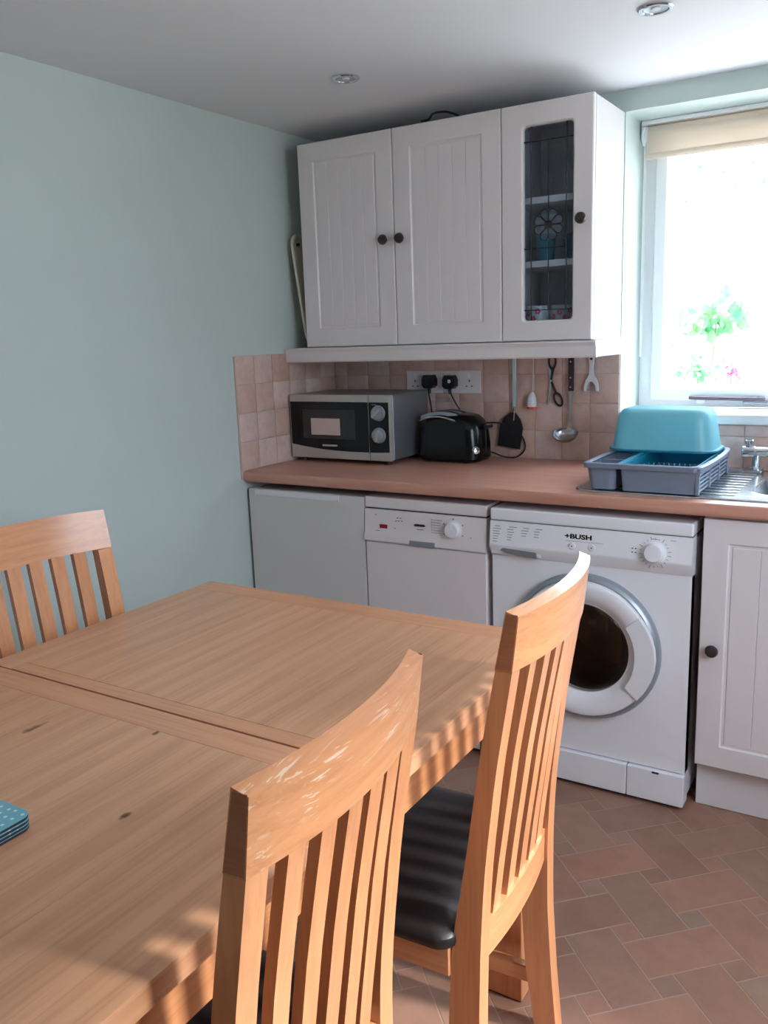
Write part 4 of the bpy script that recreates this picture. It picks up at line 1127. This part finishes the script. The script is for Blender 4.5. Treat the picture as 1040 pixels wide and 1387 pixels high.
for i in range(8, -1, -1):
    a = PI / 2 * i / 8
    rings.append([(0.0445 * math.sin(a) * math.cos(2 * PI * j / 24) if i else 1e-5 * math.cos(2 * PI * j / 24), (0.0365 * math.sin(a) if i else 1e-5) * math.sin(2 * PI * j / 24), -0.0285 * math.cos(a)) for j in range(24)])
MB().loft(rings, cap=False).xf(Matrix.Translation((1.012, -0.054, 1.012)) @ Matrix.Rotation(0.55, 4, 'X')).build('bowl', M_steel, la)
hook(la, 1.0215, 1.288)
pe = thing('peeler', 'white plastic Y peeler hanging nearest the window', 'peeler', (1.093, -0.02, 1.2), 'utensils hanging under the cupboards')
pp = MB().prism([(1.085, 1.285), (1.101, 1.285), (1.103, 1.272), (1.0985, 1.240), (1.1005, 1.214), (1.112, 1.196), (1.118, 1.176), (1.1185, 1.158), (1.110, 1.158), (1.108, 1.176), (1.100, 1.188), (1.093, 1.191), (1.086, 1.188), (1.078, 1.176), (1.076, 1.158), (1.0675, 1.158), (1.068, 1.176), (1.074, 1.196), (1.0855, 1.214), (1.0875, 1.240), (1.083, 1.272)], 'xz', -0.024, -0.014, 0.0015, 2).build('handle', M_mug, pe)
MB().box(1.077, 1.109, -0.023, -0.016, 1.160, 1.166, 0.001, 1).build('blade', M_steel, pe)
MB().cyl((1.093, -0.0250, 1.268), 'y', 0.0045, 0.0115, 12).build('hanging_hole', M_dkgrey, pe)
hook(pe, 1.093, 1.276)

# ---------------------------------------------------------------- blind, downlights
bl = thing('roller_blind', 'cream roller blind rolled up at the head of the window', 'blind', (1.8, 0.19, 1.94))
MB().cyl((WX0 + 0.022, 0.195, 2.012), 'x', 0.022, WX1 - WX0 - 0.044, 24).build('roller', M_blind, bl)
MB().box(WX0 + 0.024, WX1 - 0.024, 0.1715, 0.1727, 1.932, 2.014).build('fabric', M_blind, bl, 0)
MB().box(WX0 + 0.024, WX1 - 0.024, 0.169, 0.175, 1.924, 1.944, 0.002, 2).build('bottom_bar', M_blind, bl)
MB().box(WX0 + 0.004, WX1 - 0.004, 0.165, 0.222, 2.036, 2.049, 0.002, 2).build('head_rail', M_white, bl)
MB().box(WX0 + 0.004, WX0 + 0.008, 0.166, 0.222, 1.985, 2.04, 0.001, 1).tube([(WX0 + 0.014, 0.166, 2.03), (WX0 + 0.010, 0.160, 2.00), (WX0 + 0.014, 0.166, 1.97)], 0.004, 8).build('end_bracket', M_white, bl)
MB().cyl((WX0 + 0.007, 0.195, 2.012), 'x', 0.024, 0.016, 20).build('chain_wheel', M_white, bl)
MB().tube([(WX0 + 0.0155, 0.172, 2.0), (WX0 + 0.0155, 0.170, 1.7), (WX0 + 0.0155, 0.172, 1.30), (WX0 + 0.0155, 0.180, 1.285), (WX0 + 0.0155, 0.190, 1.30), (WX0 + 0.0155, 0.192, 1.7), (WX0 + 0.0155, 0.190, 2.0)], 0.0015, 6).build('chain', M_white, bl)

def downlight(x, y, label):
    t = thing('downlight', label, 'light', (x, y, CEIL), 'ceiling downlights')
    c = (x, y, CEIL)
    n = 32
    prof = [(0.041, -0.0005), (0.042, -0.004), (0.039, -0.007), (0.031, -0.007), (0.029, -0.004), (0.029, -0.0005)]
    MB().loft([[(x + r * math.cos(2 * PI * i / n), y + r * math.sin(2 * PI * i / n), CEIL + h) for i in range(n)] for r, h in prof], loop=True).build('bezel', M_chrome, t)
    MB().lathe([(0.0285, -0.0006), (0.0285, -0.0045), (0.020, -0.0030), (0.0, -0.0030)], c, 'z', 28).build('lamp_face', M_silver, t)
    MB().lathe([(0.012, -0.0031), (0.011, -0.0060), (0.0, -0.0065)], c, 'z', 20).build('lens', M_mug, t)
downlight(0.561, -0.679, 'chrome recessed downlight over the fridge side of the room')
downlight(1.455, -0.680, 'chrome recessed downlight nearer the window')

# ---------------------------------------------------------------- dining table
TZ = 0.765
XL, XR, YF_, YS, YE = 0.532, 1.464, -1.367, -2.000, -3.25
tb = thing('dining_table', 'light oak extending dining table with a framed leaf at its far end', 'table', TBL)
def board(x0, x1, y0, y1, name, mat, th=0.030, bev=0.0012):
    MB().box(x0 + 0.0002, x1 - 0.0002, y0 + 0.0002, y1 - 0.0002, TZ - th, TZ, bev, 2).build(name, mat, tb)
fw = 0.066
board(XL, XR, YF_ - fw, YF_, 'end_board', TX)
board(XL, XL + fw, YS, YF_ - fw, 'side_board', TY)
board(XR - fw, XR, YS, YF_ - fw, 'side_board', TY)
board(XL + fw, XR - fw, YS + 0.0012, YS + 0.036, 'end_board', TX)
def planks(x0, x1, y0, y1, n):
    w = (x1 - x0) / n
    for k in range(n):
        board(x0 + k * w, x0 + (k + 1) * w, y0, y1, 'top_plank', TY, bev=0.0005)
planks(XL + fw, XR - fw, YS + 0.036, YF_ - fw, 4)
board(XL, XR, YS - 0.060, YS - 0.0028, 'end_board', TX)
planks(XL, XR, YE + 0.06, YS - 0.060, 5)
board(XL, XR, YE, YE + 0.06, 'end_board', TX)
ZA0, ZA1 = 0.660, TZ - 0.0305
MB().box(XR - 0.042, XR - 0.020, YE + 0.09, YF_ - 0.137, ZA0, ZA1, 0.002, 1).build('apron', OY, tb)
MB().box(XL + 0.020, XL + 0.042, YE + 0.09, YF_ - 0.137, ZA0, ZA1, 0.002, 1).build('apron', OY, tb)
MB().box(XL + 0.1, XR - 0.1, YF_ - 0.094, YF_ - 0.072, ZA0, ZA1, 0.002, 1).build('apron', OX, tb)
MB().box(XL + 0.1, XR - 0.1, YE + 0.05, YE + 0.072, ZA0, ZA1, 0.002, 1).build('apron', OX, tb)
for x0 in (XL + 0.012, XR - 0.102):
    for y0 in (YF_ - 0.138, YE + 0.02):
        MB().box(x0, x0 + 0.090, y0, y0 + 0.090, 0.0, TZ - 0.031, 0.004, 2).build('leg', OZ, tb)

# placemats
for k in range(4):
    z = TZ + 0.0006 + 0.0049 * k
    pm = thing('placemat', ['dark edged teal placemat at the bottom of the stack on the table', 'teal placemat second from the bottom of the stack on the table', 'teal placemat just under the dotted top one on the table', 'teal placemat with white dots on top of the stack'][k], 'placemat', (0.98, -2.44, z), 'stack of placemats on the table')
    ox, oy = random.uniform(-0.001, 0.001), random.uniform(-0.001, 0.001)
    R_ = lambda e, zz: [(px + ox, py + oy, zz) for px, py in rrect(0.983, -2.443, 0.286 - e, 0.216 - e, 0.016, 6)]
    MB().loft([R_(0.0, z), R_(0, z + 0.0034)]).build('backing', M_cork, pm)
    MB().loft([R_(0.0, z + 0.0034), R_(0.0, z + 0.0042), R_(0.002, z + 0.0046)]).build('printed_face', M_dots, pm)

# ---------------------------------------------------------------- chairs
def make_chair(label):
    t = thing('dining_chair', label, 'chair', (0, 0, 0), 'slat back chairs round the table', local=True)
    # local: back toward +x, seat toward -x, y across; origin on floor under the seat back edge
    prof_b = [(0, .016), (.15, .006), (.30, 0), (.45, .002), (.55, .007), (.62, .014), (.74, .028), (.84, .044), (.905, .0545)]
    prof_f = [(0, -.028), (.15, -.046), (.30, -.052), (.45, -.045), (.55, -.028), (.62, -.017), (.74, .000), (.84, .017), (.905, .0295)]
    def at(pr, z):
        for (z0_, x0_), (z1_, x1_) in zip(pr, pr[1:]):
            if z <= z1_: return x0_ + (x1_ - x0_) * (z - z0_) / (z1_ - z0_)
        return pr[-1][1]
    hw = 0.179
    for s in (-1, 1):
        rings = []
        for i in range(20):
            z = 0.905 * i / 19
            b, f = at(prof_b, z), at(prof_f, z)
            splay = 0.020 * max(0, (0.5 - z) / 0.5)
            yo, yi = s * (hw + splay), s * (hw + splay - 0.036)
            rings.append([(f, yo, z), (b, yo, z), (b, yi, z), (f, yi, z)])
        MB().loft(rings, bev=0.003, seg=2, sharp=0.7).build('rear_leg', OZ, t)
    # top rail, bowed backwards, covering the leg tops
    rings = []
    for i in range(17):
        y = -hw + 2 * hw * i / 16
        bow = 0.028 * (1 - (y / hw) ** 2)
        zt_ = 0.992 + 0.003 * (1 - (y / hw) ** 2)
        rings.append([(0.0285 + bow, y, 0.9055), (0.0545 + bow, y, 0.9055), (0.0600 + bow, y, 0.950), (0.0645 + bow, y, zt_ - 0.0035), (0.0455 + bow, y, zt_ + 0.0022), (0.0370 + bow, y, 0.950)])
    MB().loft(rings, bev=0.0025, seg=2, sharp=0.7).build('top_rail', OY, t)
    for s in (-1, 1):
        y0, y1 = sorted((s * (hw - 0.0004), s * (hw + 0.0006)))
        MB().prism([(0.0300, 0.9070), (0.0530, 0.9070), (0.0585, 0.950), (0.0630, 0.9905), (0.0470, 0.9905), (0.0385, 0.950)], 'xz', y0, y1).build('end_grain', OE, t)
    # lower rail
    rings = []
    for i in range(13):
        y = -(hw - 0.0355) + 2 * (hw - 0.0355) * i / 12
        bow = 0.016 * (1 - (y / hw) ** 2)
        rings.append([(-0.036 + bow, y, 0.402), (-0.010 + bow, y, 0.402), (-0.008 + bow, y, 0.468), (-0.034 + bow, y, 0.468)])
    MB().loft(rings, bev=0.002, seg=2, sharp=0.7).build('lower_rail', OY, t)
    # five slats
    for k in range(5):
        y = (k - 2) * 0.0525
        bt, bb = 0.022 * (1 - (y / hw) ** 2), 0.015 * (1 - (y / hw) ** 2)
        rings = []
        for i in range(11):
            z = 0.4675 + (0.9070 - 0.4675) * i / 10
            u = i / 10
            cx = (at(prof_b, z) + at(prof_f, z)) / 2 + 0.002 * (1 - u) + bb + (bt - bb) * u - 0.001
            rings.append([(cx - 0.007, y - 0.0155, z), (cx + 0.007, y - 0.0155, z), (cx + 0.007, y + 0.0155, z), (cx - 0.007, y + 0.0155, z)])
        MB().loft(rings, bev=0.002, seg=1, sharp=0.7).build('slat', OZ, t)
    # seat frame
    for s in (-1, 1):
        y0, y1 = sorted((s * 0.188, s * 0.166))
        MB().box(-0.430, -0.048, y0, y1, 0.385, 0.440, 0.002, 1).build('side_rail', OX, t)
        y0, y1 = sorted((s * 0.205, s * 0.163))
        MB().box(-0.462, -0.420, y0, y1, 0.0, 0.440, 0.003, 2).build('front_leg', OZ, t)
        y0, y1 = sorted((s * 0.192, s * 0.172))
        MB().box(-0.421, -0.040, y0, y1, 0.100, 0.135, 0.002, 1).build('stretcher', OX, t)
    MB().box(-0.455, -0.433, -0.164, 0.164, 0.385, 0.440, 0.002, 1).build('front_rail', OY, t)
    # padded seat
    def sr(e, z, r=0.03):
        return [(px, py, z) for px, py in rrect(-0.250, 0, 0.425 - e, 0.412 - e, r, 5)]
    MB().loft([sr(0.004, 0.4405), sr(0.0, 0.448), sr(0.003, 0.458), sr(0.020, 0.468), sr(0.07, 0.476), sr(0.16, 0.481), sr(0.30, 0.483)]).build('seat_pad', M_leather, t)
    return t
cA = make_chair('light oak slat back chair nearest the camera, back rail scuffed')
cB = dup(cA); cB['label'] = 'light oak slat back chair facing the table in front of the washing machine'
cC = dup(cA); cC['label'] = 'light oak slat back chair across the table by the mint wall'
for ch in cA.children:
    if ch.name.startswith('top_rail'):
        ch.data = ch.data.copy(); ch.data.materials[0] = OS
cA.location, cA.rotation_euler = (1.516, -2.266, 0), (0, 0, math.radians(4.4))
cB.location, cB.rotation_euler = (1.541, -1.724, 0), (0, 0, math.radians(3.0))
cC.location, cC.rotation_euler = (0.472, -1.795, 0), (0, 0, PI + math.radians(-6.0))

# ---------------------------------------------------------------- garden outside the window
def foliage(name, par, c, r, n, size, mat=M_leaf, seed=1):
    rnd = random.Random(seed)
    b = MB()
    for _ in range(n):
        p = Vector((rnd.gauss(0, 0.5), rnd.gauss(0, 0.5), rnd.gauss(0, 0.5)))
        p = Vector((c[0] + p.x * r[0], c[1] + p.y * r[1], c[2] + p.z * r[2]))
        s_ = size * rnd.uniform(0.6, 1.3)
        pts = [(0, 0), (0.42, 0.30), (0.30, 0.62), (0, 1.0), (-0.30, 0.62), (-0.42, 0.30)]
        M_ = Matrix.Translation(p) @ Matrix.Rotation(rnd.uniform(0, 6.28), 4, 'Z') @ Matrix.Rotation(rnd.uniform(0.4, 2.2), 4, 'X') @ Matrix.Rotation(rnd.uniform(-0.5, 0.5), 4, 'Y')
        vs = [M_ @ Vector((a * s_, q_ * s_, 0.12 * s_ * abs(a))) for a, q_ in pts]
        b.raw([tuple(v) for v in vs], [(0, 1, 2, 3), (0, 3, 4, 5)])
    o = b.build(name, mat, par, 0)
    o['kind'] = 'stuff'
    return o
s1 = thing('garden_shrub', 'broad leaved green shrub seen through the middle of the window', 'shrub', (0.88, 3.2, -0.12))
MB().tube([(0.88, 3.2, -0.12), (0.90, 3.2, 0.5), (0.87, 3.18, 1.0), (0.88, 3.2, 1.42)], [0.02, 0.015, 0.010, 0.005], 8).build('stem', M_bark, s1)
foliage('leaves', s1, (0.88, 3.2, 1.37), (0.20, 0.2, 0.13), 84, 0.085, seed=3)
s2 = thing('garden_plant', 'light green bushy plant low in the window beside the sash frame', 'shrub', (1.085, 1.7, -0.12))
MB().tube([(1.085, 1.7, -0.12), (1.08, 1.7, 0.4), (1.085, 1.7, 1.08)], [0.014, 0.010, 0.004], 8).build('stem', M_stem, s2)
foliage('leaves', s2, (1.08, 1.7, 1.12), (0.11, 0.10, 0.07), 60, 0.036, seed=5)
s3 = thing('pink_flower', 'pink flowering plant just above the window stay', 'flower', (1.092, 2.6, -0.12))
MB().tube([(1.092, 2.6, -0.12), (1.09, 2.6, 0.5), (1.092, 2.6, 1.06)], [0.012, 0.009, 0.004], 8).build('stem', M_stem, s3)
foliage('petals', s3, (1.092, 2.6, 1.07), (0.06, 0.05, 0.03), 20, 0.04, M_pink, seed=8)
s4 = thing('tree_branch', 'thin leafy tree reaching across the top of the window', 'tree', (2.2, 2.4, -0.12))
MB().tube([(2.2, 2.4, -0.12), (2.18, 2.4, 1.2), (2.0, 2.35, 1.9), (1.7, 2.25, 2.16), (1.42, 2.1, 2.10), (1.25, 2.0, 2.0)], [0.06, 0.05, 0.035, 0.02, 0.012, 0.006], 8).build('trunk', M_bark, s4)
foliage('leaves', s4, (1.12, 2.1, 2.12), (0.26, 0.2, 0.14), 40, 0.030, seed=11)
